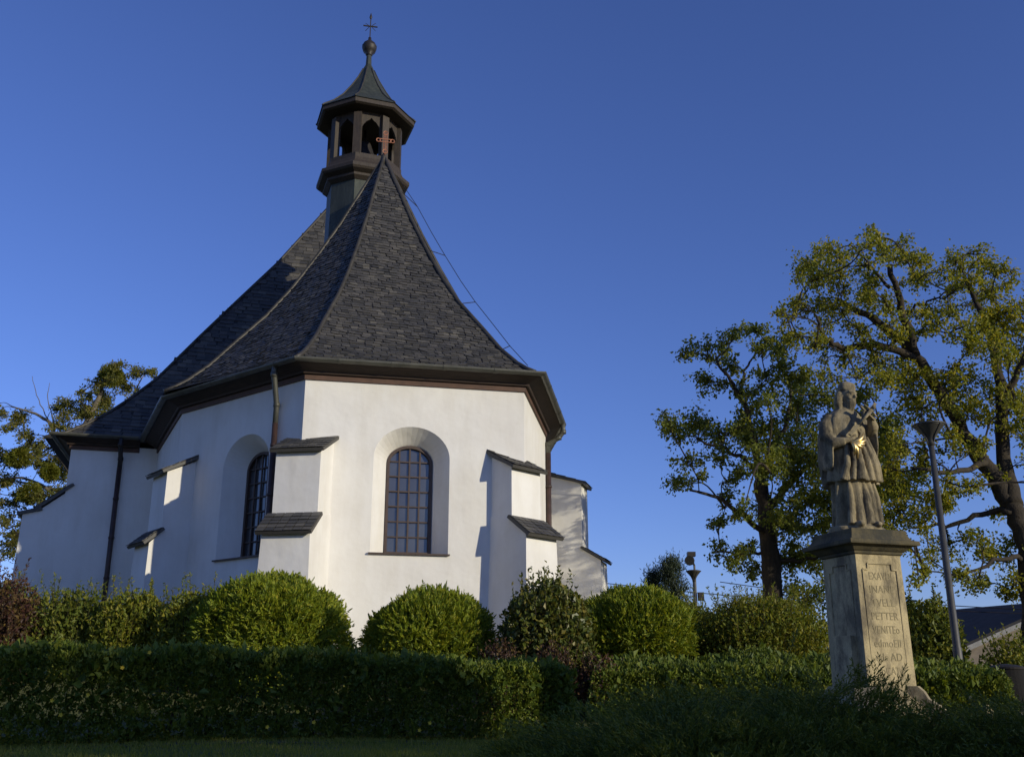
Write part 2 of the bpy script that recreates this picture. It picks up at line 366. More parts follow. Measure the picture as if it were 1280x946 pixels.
for a, b_ in ((B, Cc), (Cc, Fw), (E, D)): wall_panel(cw, a, b_)
cw.build('choir_wall', M['plaster'], ch)
window(A, B, WC1, ''); window(D, A, WC2, '')
nv = MB()
N2 = Nw+axn*18; R2 = Rw+axn*18
for a, b_ in ((Nw, E), (E, Rw), (Rw, R2), (R2, N2), (N2, Nw)): wall_panel(nv, a, b_)
nv.build('nave_wall', M['plaster'], ch)

# cornice swept round the eaves with mitred corners
def sweep(mb, line, prof, closed_prof=True):
    line = np.array(line, float); n = len(line); off = []
    for i in range(n):
        ns = []
        if i: d = unit(line[i]-line[i-1]); ns.append(V(d[1], -d[0]))
        if i < n-1: d = unit(line[i+1]-line[i]); ns.append(V(d[1], -d[0]))
        if len(ns) == 2: mm = unit(ns[0]+ns[1]); mm = mm/max(.3, np.dot(mm, ns[0]))
        else: mm = ns[0]
        off.append(mm)
    rings = [[v3(line[i]+off[i]*o_, z) for o_, z in prof] for i in range(n)]
    mb.loft(rings, cap=True, closed=closed_prof); return mb
choir_line = [E, D, A, B, Cc, Fw]
board = [(.0, 8.075), (.045, 8.075), (.045, 8.19), (.0, 8.19)]
soff = [(.0, 8.195), (.11, 8.195), (.13, 8.25), (.40, 8.37), (.40, 8.45), (.0, 8.45)]
def gutter_prof(o, z, r=.085):
    a = np.linspace(math.pi, 2*math.pi, 9); outer = [(o+r*math.cos(x), z+r*math.sin(x)) for x in a]; inn = [(o+(r-.012)*math.cos(x), z+(r-.012)*math.sin(x)) for x in a[::-1]]
    return outer+inn
def eaves(line, nm):
    sweep(MB(), line, board).build('cornice_board', M['board'], ch)
    sweep(MB(), line, soff).build('soffit', M['wood'], ch)
    g_ = MB(); sweep(g_, line, gutter_prof(.475, 8.43))
    ln = np.array(line)
    for i in range(len(ln)-1):                            # joints of the gutter
        d = unit(ln[i+1]-ln[i]); nn = V(d[1], -d[0]); L = np.linalg.norm(ln[i+1]-ln[i])
        for s_ in np.arange(.7, L-.3, 1.15):
            c = ln[i]+d*s_+nn*.475; a = np.linspace(math.pi, 2*math.pi, 9)
            g_.loft([[v3(c+nn*.094*math.cos(x)+d*w_, 8.43+.094*math.sin(x)) for x in a] for w_ in (-.03, .03)], cap=False, closed=False)
    g_.build('gutter', M['zinc'], ch, smooth=False)
eaves([D+(E-D)*.98, D, A, B, Cc, Cc+(Fw-Cc)*.9], 'choir')
eaves([N2, Nw, E+unit(Nw-E)*.5], 'nave')

# roof surfaces
GA, GB, GC, GD, GE, GF = (V(-4.69, 20.60), V(.52, 21.66), V(1.40, 26.12), V(-8.42, 23.20), V(-10.50, 28.15), V(.95, 31.6))
APEX = V(-3.65, 25.38, 16.05)
PR = [(0, 8.44), (.05, 8.59), (.1, 8.78), (.19, 9.22), (.31, 9.97), (.44, 10.76), (.55, 11.58), (.67, 12.64), (.78, 13.70), (.89, 14.88), (1, 16.05)]
RIDGE_END = V(-5.6, 32.2, 16.05)
def ringpt(gp, tip, r, z): return v3(gp+(tip[:2]-gp)*r, z)
def slates(mb, Lp, Rp, row=.105, wid=.175, slant=.13, lift=.024, seed=1):
    rg = np.random.default_rng(seed)
    Lp = np.array(Lp); Rp = np.array(Rp); Mid = (Lp+Rp)/2
    sv = np.concatenate([[0], np.cumsum(np.linalg.norm(np.diff(Mid, axis=0), axis=1))]); H = sv[-1]
    def ev(u, v):
        Lx = np.array([np.interp(v, sv, Lp[:, i]) for i in range(3)]).T; Rx = np.array([np.interp(v, sv, Rp[:, i]) for i in range(3)]).T
        wdt = np.maximum(np.linalg.norm(Rx-Lx, axis=1), .05); return Lx+(Rx-Lx)*(.5+u/wdt)[:, None], wdt
    W = np.linalg.norm(Rp[0]-Lp[0]); us = []; vs = []
    for v0 in np.arange(-slant*W, H+slant*W, row):
        u = np.arange(-W/2, W/2, wid)+rg.uniform(0, wid); us.append(u+rg.normal(0, .02, len(u))); vs.append(v0-slant*u+rg.normal(0, .006, len(u)))
    u = np.concatenate(us); v = np.concatenate(vs)
    _, wd = ev(np.zeros_like(v), np.clip(v, 0, H)); ok = (v > .02) & (v < H-.1) & (np.abs(u) < wd/2-wid*.30)
    u, v = u[ok], v[ok]; n = len(u); ww = wid*rg.uniform(.85, 1.12, n)/2; tl = rg.normal(0, .010, n)
    lo, hi = v-row*.15, v+row*1.15
    def q(uu, vv): return ev(uu, np.clip(vv, -.02, H))[0]
    c0, c1, c2, c3 = q(u-ww, lo+tl+slant*ww), q(u+ww, lo-tl-slant*ww), q(u+ww, hi), q(u-ww, hi)
    nn = unit(np.cross(c1-c0, c3-c0)); lf = (lift*rg.uniform(.6, 1.5, n))[:, None]
    b0, b1 = c0+nn*.001, c1+nn*.001; c0 = c0+nn*lf; c1 = c1+nn*(lf+rg.normal(0, .004, n)[:, None]); c2 = c2+nn*.004; c3 = c3+nn*.004
    vv = np.stack([c0, c1, c2, c3, b0, b1], 1).reshape(-1, 3); base = np.arange(n)[:, None]*6
    mb.add(vv, np.concatenate([base+np.array([[0, 1, 2, 3]]), base+np.array([[4, 5, 1, 0]]), base+np.array([[4, 0, 3, 3]])[:, :4][:, [0, 1, 2, 2]]])[:2*n])
def interp_profile(pr, n):
    r = np.linspace(0, 1, n); return list(zip(r, np.interp(r, [p[0] for p in pr], [p[1] for p in pr])))
corners = [(GE, RIDGE_END), (GD, APEX), (GA, APEX), (GB, APEX), (GC, APEX), (GF, RIDGE_END)]
cr = MB(); sm = MB()
for i in range(5):
    (g0, t0), (g1, t1) = corners[i], corners[i+1]
    Lr = [ringpt(g0, t0, r, z) for r, z in PR]; Rr = [ringpt(g1, t1, r, z) for r, z in PR]
    cr.loft([[a, b_] for a, b_ in zip(Lr, Rr)], cap=False, closed=False)
    slates(sm, Lr, Rr, seed=10+i, slant=.11 if i in (2, 3) else -.04)
roof = cr.build('choir_roof', M['slate_base'], ch)
sm.build('slates', M['slate'], roof)
hc = MB()
for (g0, t0) in corners[1:5]:
    pts = [ringpt(g0, t0, r, z)+V(0, 0, .02) for r, z in PR]; hc.tube(pts, [.058]*(len(pts)-1)+[.045], 6)
hc.tube([APEX+V(0, 0, .03), RIDGE_END+V(0, 0, .03)], .08, 8)
hc.tube([APEX+V(0, 0, -.25), APEX+V(0, 0, .14)], [.13, .03], 8)
hc.build('hip_cap', M['hip_metal'], roof, smooth=True)
# nave roof
KP = V(-6.7, 34.65, 19.6); GN = V(-13.38, 27.83); GR = V(.78, 31.0)
GN2 = GN+axn*19; GR2 = GR+axn*19; KP2 = np.append(KP[:2]+axn*5.5, 19.6)
PN = [(0, 8.44), (.06, 8.68), (.12, 9.04), (.18, 9.47), (.24, 10.0), (.33, 10.88), (.47, 12.66), (.61, 14.39), (.75, 16.10), (.95, 18.88), (1, 19.6)]
ncor = [(GN2, KP2), (GN, KP), (GR, KP), (GR2, KP2), (GN2, KP2)]
nr = MB(); ns_ = MB()
for i in range(4):
    (g0, t0), (g1, t1) = ncor[i], ncor[i+1]
    Lr = [ringpt(g0, t0, r, z) for r, z in PN]; Rr = [ringpt(g1, t1, r, z) for r, z in PN]
    nr.loft([[a, b_] for a, b_ in zip(Lr, Rr)], cap=False, closed=False)
    if i < 3: slates(ns_, Lr, Rr, row=.17, wid=.27, seed=30+i, slant=.03)
nroof = nr.build('nave_roof', M['slate_base'], ch); ns_.build('slates', M['slate'], nroof)
hc = MB()
for g0, t0 in ncor[:4]: hc.tube([ringpt(g0, t0, r, z)+V(0, 0, .02) for r, z in PN], .055, 6)
hc.tube([KP, KP2], .08, 8); hc.build('hip_cap', M['hip_metal'], nroof, smooth=True)

# buttresses
def hood(mb, pts, th=.07):                                # pts: wall left, wall right, front right, front left
    pts = [np.asarray(p, float) for p in pts]; l = pts[3]-pts[0]; nrm = unit(np.cross(pts[1]-pts[0], pts[3]-pts[0])); nrm = nrm if nrm[2] > 0 else -nrm
    mb.prism(pts, nrm*th)
    for r in np.arange(0.06, .999, .19):                   # courses of slates on the hood
        k = 6
        for j in range(k):
            a0, a1 = j/k+.008, (j+1)/k-.008; r1 = min(1.01, r+.2)
            P = lambda a_, q_: (pts[0]*(1-a_)+pts[1]*a_)*(1-q_)+(pts[3]*(1-a_)+pts[2]*a_)*q_
            jit = random.uniform(0, .012)
            mb.prism([P(a0, r-.03)+nrm*(th+.002), P(a1, r-.03)+nrm*(th+.002), P(a1, r1)+nrm*(th+.014+jit), P(a0, r1)+nrm*(th+.016+jit)], nrm*.012)
def buttress(W, wdir, bdir, wd, Lu, Ll, zlf, zlt, zuf, zut, back=.9):
    """W: where the left side leaves the wall; wdir along the face to the right; bdir outwards."""
    wdir = unit(wdir); bdir = unit(bdir)
    mb = MB(); P = lambda s_, o_, z: v3(W+wdir*s_+bdir*o_, z)
    bat = .05
    lo = [[P(-.02, -back, z), P(wd+.02, -back, z), P(wd+.02+e, Ll+e, z), P(-.02-e, Ll+e, z)] for z, e in ((GZ, bat*1.6), (zlf, 0))]
    lo.append([P(-.02, -back, zlt+.3), P(wd+.02, -back, zlt+.3), P(wd+.02, Lu-.03, zlt), P(-.02, Lu-.03, zlt)])
    mb.loft(lo)
    up = [[P(0, -back, z), P(wd, -back, z), P(wd, Lu+e, z), P(0, Lu+e, z)] for z, e in ((zlf-.3, .01), (zuf, 0))]
    up.append([P(0, -back, zut+.1), P(wd, -back, zut+.1), P(wd, -.25, zut+.05), P(0, -.25, zut+.05)])
    mb.loft(up)
    bt = mb.build('buttress', M['plaster'], ch)
    ov = .10
    h = MB(); hood(h, [P(-ov, -.25, zut+.10), P(wd+ov, -.25, zut+.10), P(wd+ov, Lu+.12, zuf-.05), P(-ov, Lu+.12, zuf-.05)])
    h.build('hood', M['slate'], bt); h = MB(); hood(h, [P(-ov, Lu-.05, zlt+.02), P(wd+ov, Lu-.05, zlt+.02), P(wd+ov, Ll+.12, zlf-.05), P(-ov, Ll+.12, zlf-.05)])
    h.build('hood', M['slate'], bt)
bA = V(-.16, -.987); wA = V(.987, -.16)
buttress(V(-4.86, 21.12), wA, bA, .98, .58, 1.0, 4.58, 4.98, 6.36, 6.68)
buttress(V(-.46, 21.85), V(.69, .73), V(.73, -.69), .93, .62, 1.06, 4.70, 5.08, 6.22, 6.60)
buttress(V(-8.10, 24.14), V(.62, -.78), V(-.78, -.62), .92, .68, .94, 4.76, 5.06, 6.44, 6.86)
dn = unit(E-Nw)
buttress(Nw+V(dn[1], -dn[0])*.004+V(-.3, 1.0), V(.26, -.965), V(-.965, -.26), 1.0, .55, .99, 6.2, 6.3, 6.35, 6.95)
buttress(Rw+V(.35, -.02), V(.26, .965), V(.965, -.26), 1.0, 1.35, 1.92, 5.32, 5.68, 7.72, 8.1)

# downpipes
def downpipe(pts, r, mat, lower=None):
    mb = MB(); mb.tube(pts, r, 10)
    for p in pts[1:-1]: mb.tube([np.asarray(p)+V(0, 0, -.05), np.asarray(p)+V(0, 0, .05)], r*1.18, 10)
    o = mb.build('downpipe', mat, ch, smooth=True)
    if lower:
        mb = MB(); mb.tube(lower, r*1.04, 10)
        for z in np.arange(lower[1][2]+.4, lower[0][2]-.2, 1.1): mb.tube([v3(lower[0], z-.03), v3(lower[0], z+.03)], r*1.25, 10)
        mb.build('lower_pipe', M['rust'], o, smooth=True)
dAD = unit(A-D); nAD = V(dAD[1], -dAD[0])
p0 = A-dAD*.52; top = v3(p0+nAD*.46, 8.40)
wl = p0-dAD*.30+nAD*.10
downpipe([top, top+V(0, 0, -.22), v3(wl, 7.62), v3(wl, 7.2)], .062, M['zinc'], [v3(wl, 7.2), v3(wl, 1.9)])
pe = V(-11.20, 28.05)+V(dn[1], -dn[0])*.12
te = pe+V(dn[1], -dn[0])*.36
downpipe([v3(te, 8.4), v3(te, 8.18), v3(pe, 7.85), v3(pe, 7.6)], .065, M['dark_iron'], [v3(pe, 7.6), v3(pe, 1.9)])
pc = V(.97, 26.16)
downpipe([V(1.36, 26.0, 8.40), V(1.37, 26.0, 8.15), V(1.25, 26.05, 8.0), v3(pc, 7.85), v3(pc, 7.6)], .07, M['zinc'], [v3(pc, 7.6), v3(pc, 1.9)])

# lightning conductor
mb = MB(); hipB = [ringpt(GB, APEX, r, z) for r, z in PR]; w0, w1 = hipB[1]+V(.05, 0, .08), V(-3.62, 28.2, 17.0)
tt = np.array([np.dot(p-w0, w1-w0)/np.dot(w1-w0, w1-w0) for p in hipB])
wire = [w0] + [(w0+(w1-w0)*t_)*.55+(p+V(.12, .02, .08))*.45 for p, t_ in zip(hipB[2:10], tt[2:10])] + [w1]
mb.tube(wire, .009, 5)
for i in (3, 5, 7, 9): mb.tube([hipB[i], wire[i-1]], .011, 5)
mb.build('lightning_conductor', M['dark_iron'], ch)

# bell turret
T = V(-4.83, 29.05); to_cam = math.atan2(-T[1], -T[0]); ROT = to_cam-R(12.6)
bt = MB()
def octo(r, z, n=8, rot=ROT): return [V(T[0]+r*math.cos(rot+2*math.pi*k/n), T[1]+r*math.sin(rot+2*math.pi*k/n), z) for k in range(n)]
bt.loft([octo(1.15, 13.6), octo(1.15, 16.9)]); turret = bt.build('bell_turret', M['copper'], ch)
bt = MB(); bt.loft([octo(1.17, 16.74), octo(1.30, 16.84), octo(1.30, 16.92), octo(1.47, 17.0), octo(1.52, 17.06), octo(1.52, 17.17), octo(1.44, 17.20), octo(1.30, 17.36), octo(1.24, 17.5), octo(1.24, 17.64)])
bt.build('turret_sill', M['turret_wood'], turret)
posts = []
for k in range(8):
    a = ROT+2*math.pi*k/8; c = V(T[0]+1.10*math.cos(a), T[1]+1.10*math.sin(a))
    mb = MB(); mb.box(v3(c, 18.35), (.20, .24, 1.5), (V(math.cos(a), math.sin(a), 0), V(-math.sin(a), math.cos(a), 0), V(0, 0, 1)))
    mb.build('post', M['turret_wood'], turret)
mb = MB()
for k in range(8):                                        # pointed timber arches between the posts
    p, q_ = np.array(octo(1.12, 0)[k])[:2], np.array(octo(1.12, 0)[(k+1) % 8])[:2]
    arc = [(0, 18.55), (.14, 18.55), (.2, 18.72), (.32, 18.86), (.42, 18.92), (.5, 19.0), (.58, 18.92), (.68, 18.86), (.8, 18.72), (.86, 18.55), (1, 18.55)]
    n_ = unit(V(*(T-(p+q_)/2), 0))
    for (s0, z0), (s1, z1) in zip(arc[:-1], arc[1:]):
        mb.prism([v3(p+(q_-p)*s0, z0), v3(p+(q_-p)*s1, z1), v3(p+(q_-p)*s1, 19.22), v3(p+(q_-p)*s0, 19.22)], n_*.07)
mb.build('arcade', M['turret_wood'], turret)
MB().loft([octo(.80, 17.66), octo(.80, 17.7)]).build('turret_floor', M['black'], turret)
bell = MB(); bell.loft([[V(T[0]+r*math.cos(a), T[1]+r*math.sin(a), z) for a in np.linspace(0, 2*math.pi, 16, endpoint=False)] for r, z in ((.42, 18.05), (.40, 18.1), (.30, 18.3), (.24, 18.5), (.2, 18.62), (.05, 18.7), (.04, 19.1))])
bell.build('bell', M['dark_iron'], turret, smooth=True)
MB().loft([octo(1.08, 19.08), octo(1.08, 19.2), octo(1.54, 19.2), octo(1.62, 19.24), octo(1.62, 19.38), octo(1.5, 19.40)]).build('turret_eaves', M['turret_wood'], turret)
tr_ = MB(); tr_.loft([octo(1.66, 19.385), octo(1.60, 19.46), octo(1.25, 19.74), octo(.92, 20.1), octo(.62, 20.56), octo(.38, 21.0), octo(.20, 21.4), octo(.10, 21.62), octo(.085, 22.0)])
rf = tr_.build('turret_roof', M['copper'], turret)
mb = MB()
for k in range(8):
    mb.tube([octo(r, z)[k] for r, z in ((1.66, 19.40), (1.60, 19.47), (1.25, 19.75), (.92, 20.11), (.62, 20.57), (.38, 21.0), (.20, 21.4))], .025, 6)
mb.build('roof_seam', M['hip_metal'], rf, smooth=True)
mb = MB(); c3 = v3(T, 0)
prof = [(.085, 21.98), (.12, 22.02), (.09, 22.06), (.20, 22.14), (.24, 22.26), (.245, 22.30), (.25, 22.31), (.25, 22.36), (.22, 22.38), (.20, 22.46), (.12, 22.54), (.06, 22.57), (.05, 22.7)]
mb.loft([[c3+V(r*math.cos(a), r*math.sin(a), z) for a in np.linspace(0, 2*math.pi, 16, endpoint=False)] for r, z in prof]); mb.build('finial_ball', M['dark_iron'], turret, smooth=True)
def cross_mesh(mb, c, h, arm, w, ornate=True):
    d = unit(V(1, .2, 0)); c = np.asarray(c, float); up = V(0, 0, 1); zc = h*.60
    mb.beam(c, c+up*h, w, w, d); mb.beam(c+up*zc-d*arm, c+up*zc+d*arm, w, w)
    if ornate:
        for e in (c+up*h, c+up*zc-d*arm, c+up*zc+d*arm, c+up*.02*h):
            ring = [e+(d*math.cos(a)+up*math.sin(a))*w*1.8 for a in np.linspace(0, 2*math.pi, 10)]; mb.tube(ring, w*.45, 5, cap=False)
mb = MB(); cross_mesh(mb, c3+V(0, 0, 22.65), .85, .24, .035, False)
for s_ in (-1, 1):
    for z_ in (23.0, 23.3): mb.beam(c3+V(s_*.02, 0, 23.16), c3+V(s_*.17, .03, z_), .014, .014)
mb.tube([c3+V(0, 0, 23.45), c3+V(0, 0, 23.52), c3+V(0, 0, 23.70)], [.03, .05, .004], 8)
mb.build('turret_cross', M['dark_iron'], turret)
mb = MB(); ca = APEX+V(.03, -.05, .10); dd = unit(V(1, .2, 0)); up = V(0, 0, 1)
H_ = .70; zc = .41
for off in (-.045, .045):
    mb.beam(ca+dd*off+up*.08, ca+dd*off+up*(H_-.1), .022, .022); mb.beam(ca+up*(zc+off)-dd*.155, ca+up*(zc+off)+dd*.155, .022, .022)
for e, r_ in ((ca+up*(H_-.05), .062), (ca+up*zc-dd*.20, .055), (ca+up*zc+dd*.20, .055), (ca+up*.06, .062)):
    mb.tube([e+(dd*math.cos(a)+up*math.sin(a))*r_ for a in np.linspace(0, 2*math.pi, 12)], .016, 5, cap=False)
mb.tube([ca+up*-.05, ca+up*.7], .012, 5)
mb.build('roof_cross', M['cross_copper'], ch)

# ------------------------------------------------------------------ statue of the saint on its pedestal
SX, SY = 4.15, 12.0; sz = float(ground_z(SX, SY))
ped = thing('pedestal', (SX, SY, sz), 'square sandstone pedestal with carved Latin inscription panel, carrying the saint figure', 'pedestal')
f1 = unit(V(.32, -.95, 0)); f2 = unit(V(-.95, -.32, 0)); e1 = -f2                # lit face, shaded face, and the lit face's direction to the right
def sq(h, z): return [V(SX, SY, z)+f1*h*a+e1*h*b_ for a, b_ in ((1, -1), (1, 1), (-1, 1), (-1, -1))]
mb = MB(); mb.loft([sq(.52, sz-.2), sq(.52, sz+.32), sq(.50, sz+.35)]); mb.build('plinth', M['stone'], ped)
mb = MB(); mb.loft([sq(.49, sz+.35), sq(.49, sz+.40), sq(.46, sz+.46), sq(.39, sz+.53), sq(.355, sz+.60), sq(.345, sz+.66)]); mb.build('foot_moulding', M['stone'], ped)
for s1, s2 in ((1, -1), (1, 1), (-1, 1), (-1, -1)):        # scrolls at the corners of the foot
    mb = MB(); d = unit(f1*s1+e1*s2); c0 = V(SX, SY, 0)+d*.52; sd_ = np.cross(d, V(0, 0, 1))
    pr = [(-.12, .66), (.0, .66), (.06, .60), (.10, .52), (.20, .46), (.26, .40), (.27, .33), (.24, .30), (-.12, .30)]
    mb.prism([c0+d*(o_-.04)+V(0, 0, sz+z_)-sd_*.14 for o_, z_ in pr], sd_*.28); mb.build('corner_scroll', M['stone'], ped)
zt, zb = 3.08, sz+.66
mb = MB(); mb.loft([sq(.325, zb), sq(.318, zb+.8), sq(.31, zt)]); shaft = mb.build('shaft', M['stone'], ped)
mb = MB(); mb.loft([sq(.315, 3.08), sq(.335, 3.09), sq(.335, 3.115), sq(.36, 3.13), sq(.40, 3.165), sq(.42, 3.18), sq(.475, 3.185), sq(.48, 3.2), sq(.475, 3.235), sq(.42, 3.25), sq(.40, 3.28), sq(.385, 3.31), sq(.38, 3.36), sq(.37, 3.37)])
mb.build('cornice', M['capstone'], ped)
def panel(fn, right, zlo, zhi, hw):                        # raised frame with notched corners
    mb = MB(); o = V(SX, SY, 0)+fn*.318; k = .07
    pts = [(-hw+k, zlo), (hw-k, zlo), (hw-k, zlo+k), (hw, zlo+k), (hw, zhi-k), (hw-k, zhi-k), (hw-k, zhi), (-hw+k, zhi), (-hw+k, zhi-k), (-hw, zhi-k), (-hw, zlo+k), (-hw+k, zlo+k)]
    for (a0, z0), (a1, z1) in zip(pts, pts[1:]+pts[:1]):
        mb.beam(o+right*a0+V(0, 0, z0), o+right*a1+V(0, 0, z1), .016, .016, fn)
    mb.build('panel_frame', M['stone'], shaft)
panel(f1, e1, zb+.10, zt-.10, .235); panel(f2, -f1*-1, zb+.45, zt-.10, .20)
lines = ['EXAVDI', 'INANE', 'TVELL', 'PETTER', 'VENITEo', 'edmoEll', 'nds AD', 'VoCATo']
for i, s in enumerate(lines):
    cu_ = bpy.data.curves.new('inscription', 'FONT'); cu_.body = s; cu_.size = .122; cu_.extrude = .003; cu_.align_x = 'CENTER'; cu_.space_character = 1.05
    to = bpy.data.objects.new('tmp', cu_); COL.objects.link(to)
    me = bpy.data.meshes.new_from_object(to.evaluated_get(bpy.context.evaluated_depsgraph_get()), depsgraph=bpy.context.evaluated_depsgraph_get()); bpy.data.objects.remove(to)
    vs = np.zeros(len(me.vertices)*3); me.vertices.foreach_get('co', vs); vs = vs.reshape(-1, 3)
    wdt = vs[:, 0].max()-vs[:, 0].min(); vs[:, 0] *= min(.92, (.31 if i == 0 else .36)/wdt)
    zl_ = zt-.285-i*.150; o3 = V(SX, SY, zl_)+f1*(np.interp(zl_+.05, [zb, zb+.8, zt], [.325, .318, .31])+.0005) - np.array(ped['_w'])
    vs = o3+vs[:, :1]*e1+vs[:, 1:2]*V(0, 0, 1)+vs[:, 2:3]*f1
    me.vertices.foreach_set('co', vs.ravel().astype(np.float32)); me.update(); me.materials.clear(); me.materials.append(M['letter'])
    o = bpy.data.objects.new('inscription', me); COL.objects.link(o); o.parent = shaft; o['_w'] = list(ped['_w'])
mb = MB(); mb.box(V(SX, SY, sz+.90)+f2*.345+f1*.02, (.10, .34, .62), (f2, f1, V(0, 0, 1))); mb.build('side_block', M['stone'], ped)

def saint():
    root = thing('statue', (SX, SY, 3.37), 'weathered stone saint in pleated robe and cap, holding a crucifix and a gilded palm', 'statue')
    fwd = unit(V(.25, -.968)); rgt = V(-fwd[1], fwd[0])    # rgt = the viewer's right
    base = V(SX-.02, SY, 3.37)
    W = lambda x, y, z: base + V(rgt[0]*x+fwd[0]*y, rgt[1]*x+fwd[1]*y, z)   # y towards the viewer
    def ring(cx, cy, rx, ry, z, amp, k, ph, n=72, extra=0):
        a = np.linspace(0, 2*math.pi, n, endpoint=False)
        f = 1+1.45*amp*(.6*np.sin(k*a+ph)+.4*np.sin((k*1.7)//1*a+ph*2.1))
        return [W(cx+rx*f_*math.cos(t_), cy-ry*f_*math.sin(t_)*-1, z) for f_, t_ in zip(f, a)]
    mb = MB()
    mb.loft([ring(0, 0, .35, .30, -.005, .03, 5, 0), ring(0, 0, .34, .29, .05, .05, 5, 0), ring(0, .0, .30, .25, .07, .06, 5, 0)])           # rough base
    mb.loft([ring(.015, .0, .275, .225, .05, .17, 7, .3), ring(.01, .0, .262, .215, .2, .16, 7, .6), ring(-.0, .0, .25, .205, .45, .13, 7, 1.0), ring(-.01, .0, .24, .20, .68, .07, 7, 1.3)])   # cassock
    mb.loft([ring(.005, .0, .325, .25, .60, .13, 9, .2), ring(.0, .0, .318, .245, .64, .13, 9, .35), ring(-.01, .0, .285, .225, .85, .11, 9, .8), ring(-.025, .0, .25, .195, 1.05, .08, 9, 1.4), ring(-.03, .0, .235, .18, 1.15, .05, 9, 1.7), ring(-.03, 0, .23, .17, 1.3, .03, 8, 1)])   # rochet
    mb.loft([ring(-.03, .0, .275, .20, 1.12, .07, 8, .4), ring(-.03, .0, .28, .20, 1.25, .05, 8, .7), ring(-.03, .0, .265, .18, 1.38, .03, 8, 1.0), ring(-.025, .01, .20, .14, 1.47, .02, 8, 1.2), ring(-.02, .02, .115, .10, 1.53, .02, 8, 1), ring(-.01, .04, .085, .085, 1.60, 0, 8, 1)])  # shoulder cape
    mb.loft([ring(-.02, -.12, .28, .11, .55, .14, 7, .5), ring(-.03, -.12, .31, .12, .9, .10, 7, 1.0), ring(-.03, -.10, .30, .12, 1.2, .06, 7, 1.4), ring(-.03, -.06, .24, .11, 1.42, .03, 7, 1.6)])   # cloak behind
    # head, bent down to the viewer's right
    hx_, hy_, hz_ = .005, .075, 1.685
    H = lambda x, y, z: W(hx_+x*.92+y*.38+z*.10, hy_+y*.92-x*.38+z*.12, hz_+z-y*.16-x*.10)
    def hs(c, r, nu=16, nv=10):
        rings = []
        for i in range(nv+1):
            p = min(max(math.pi*i/nv, .03), math.pi-.03); rings.append([H(c[0]+r[0]*math.sin(p)*math.cos(t_), c[1]+r[1]*math.sin(p)*math.sin(t_), c[2]-r[2]*math.cos(p)) for t_ in np.linspace(0, 2*math.pi, nu, endpoint=False)])
        mb.loft(rings)
    hs((0, 0, .01), (.092, .108, .125), 24, 16); hs((0, .03, -.055), (.066, .072, .07)); 
    for s_ in (-1, 1): hs((s_*.042, .072, -.028), (.030, .026, .026)); hs((s_*.092, -.012, -.01), (.016, .026, .034)); hs((s_*.036, .098, .020), (.017, .012, .011))
    mb.tube([H(0, .10, .035), H(0, .132, -.012), H(0, .118, -.026)], [.013, .020, .015], 8)
    mb.tube([H(-.072, .078, .042), H(-.03, .108, .046), H(0, .106, .040), H(.03, .108, .046), H(.072, .078, .042)], [.012, .016, .014, .016, .012], 8)
    mb.tube([H(-.045, .098, -.048), H(0, .122, -.044), H(.045, .098, -.048)], [.010, .014, .010], 8)             # moustache
    mb.loft([[H(.052*q_*math.cos(t_)*(1+.1*math.sin(5*t_)), .072+.046*q_*math.sin(t_)*(1+.1*math.sin(5*t_)), z) for t_ in np.linspace(0, 2*math.pi, 18, endpoint=False)] for q_, z in ((.25, -.20), (.75, -.165), (1.15, -.11), (1.3, -.07), (.8, -.05))])   # beard
    for s_ in (-1, 1):
        mb.tube([H(s_*.075, -.05, .06), H(s_*.098, -.045, -.04), H(s_*.10, -.04, -.12), H(s_*.085, -.02, -.17)], [.036, .052, .056, .034], 10)
    mb.tube([H(0, -.08, .05), H(0, -.10, -.06), H(0, -.09, -.15)], [.06, .07, .05], 10)
    mb.loft([[H(.1*q_*math.cos(t_)*(1+.07*math.cos(4*t_)), -.008+.108*q_*math.sin(t_)*(1+.07*math.cos(4*t_)), z) for t_ in np.linspace(0, 2*math.pi, 32, endpoint=False)] for q_, z in ((.90, .058), (1.02, .066), (1.03, .09), (1.0, .13), (.86, .16), (.5, .176), (.14, .19))])   # biretta
    # right arm (viewer's left): broad sleeve hanging, forearm across the belly
    mb.tube([W(-.22, .0, 1.42), W(-.29, .02, 1.30), W(-.315, .06, 1.15), W(-.27, .14, 1.06), W(-.17, .22, 1.07)], [.075, .092, .092, .078, .055], 14)
    mb.loft([[W(-.315+r_*.62*math.cos(t_), .03+r_*1.25*math.sin(t_)*(1+.16*math.sin(5*t_)), z) for t_ in np.linspace(0, 2*math.pi, 24, endpoint=False)] for r_, z in ((.045, .74), (.075, .77), (.095, .9), (.098, 1.08), (.08, 1.22))])
    mb.tube([W(-.20, .21, 1.08), W(-.12, .24, 1.09), W(-.07, .25, 1.10)], [.042, .036, .038], 10)
    for j in range(4): mb.tube([W(-.08, .255, 1.125-.022*j), W(-.03, .275, 1.12-.024*j), W(-.015, .255, 1.11-.026*j)], [.014, .013, .010], 6)
    mb.tube([W(-.10, .26, 1.12), W(-.07, .285, 1.145), W(-.04, .285, 1.15)], [.014, .013, .010], 6)
    # left arm (viewer's right): raised to the breast
    mb.tube([W(.17, .0, 1.41), W(.26, .03, 1.31), W(.295, .09, 1.22), W(.26, .18, 1.29), W(.20, .24, 1.37)], [.075, .09, .086, .066, .046], 14)
    mb.loft([[W(.30+r_*.6*math.cos(t_), .05+r_*1.25*math.sin(t_)*(1+.16*math.sin(5*t_)), z) for t_ in np.linspace(0, 2*math.pi, 24, endpoint=False)] for r_, z in ((.03, .90), (.075, .94), (.10, 1.08), (.098, 1.2), (.065, 1.30))])
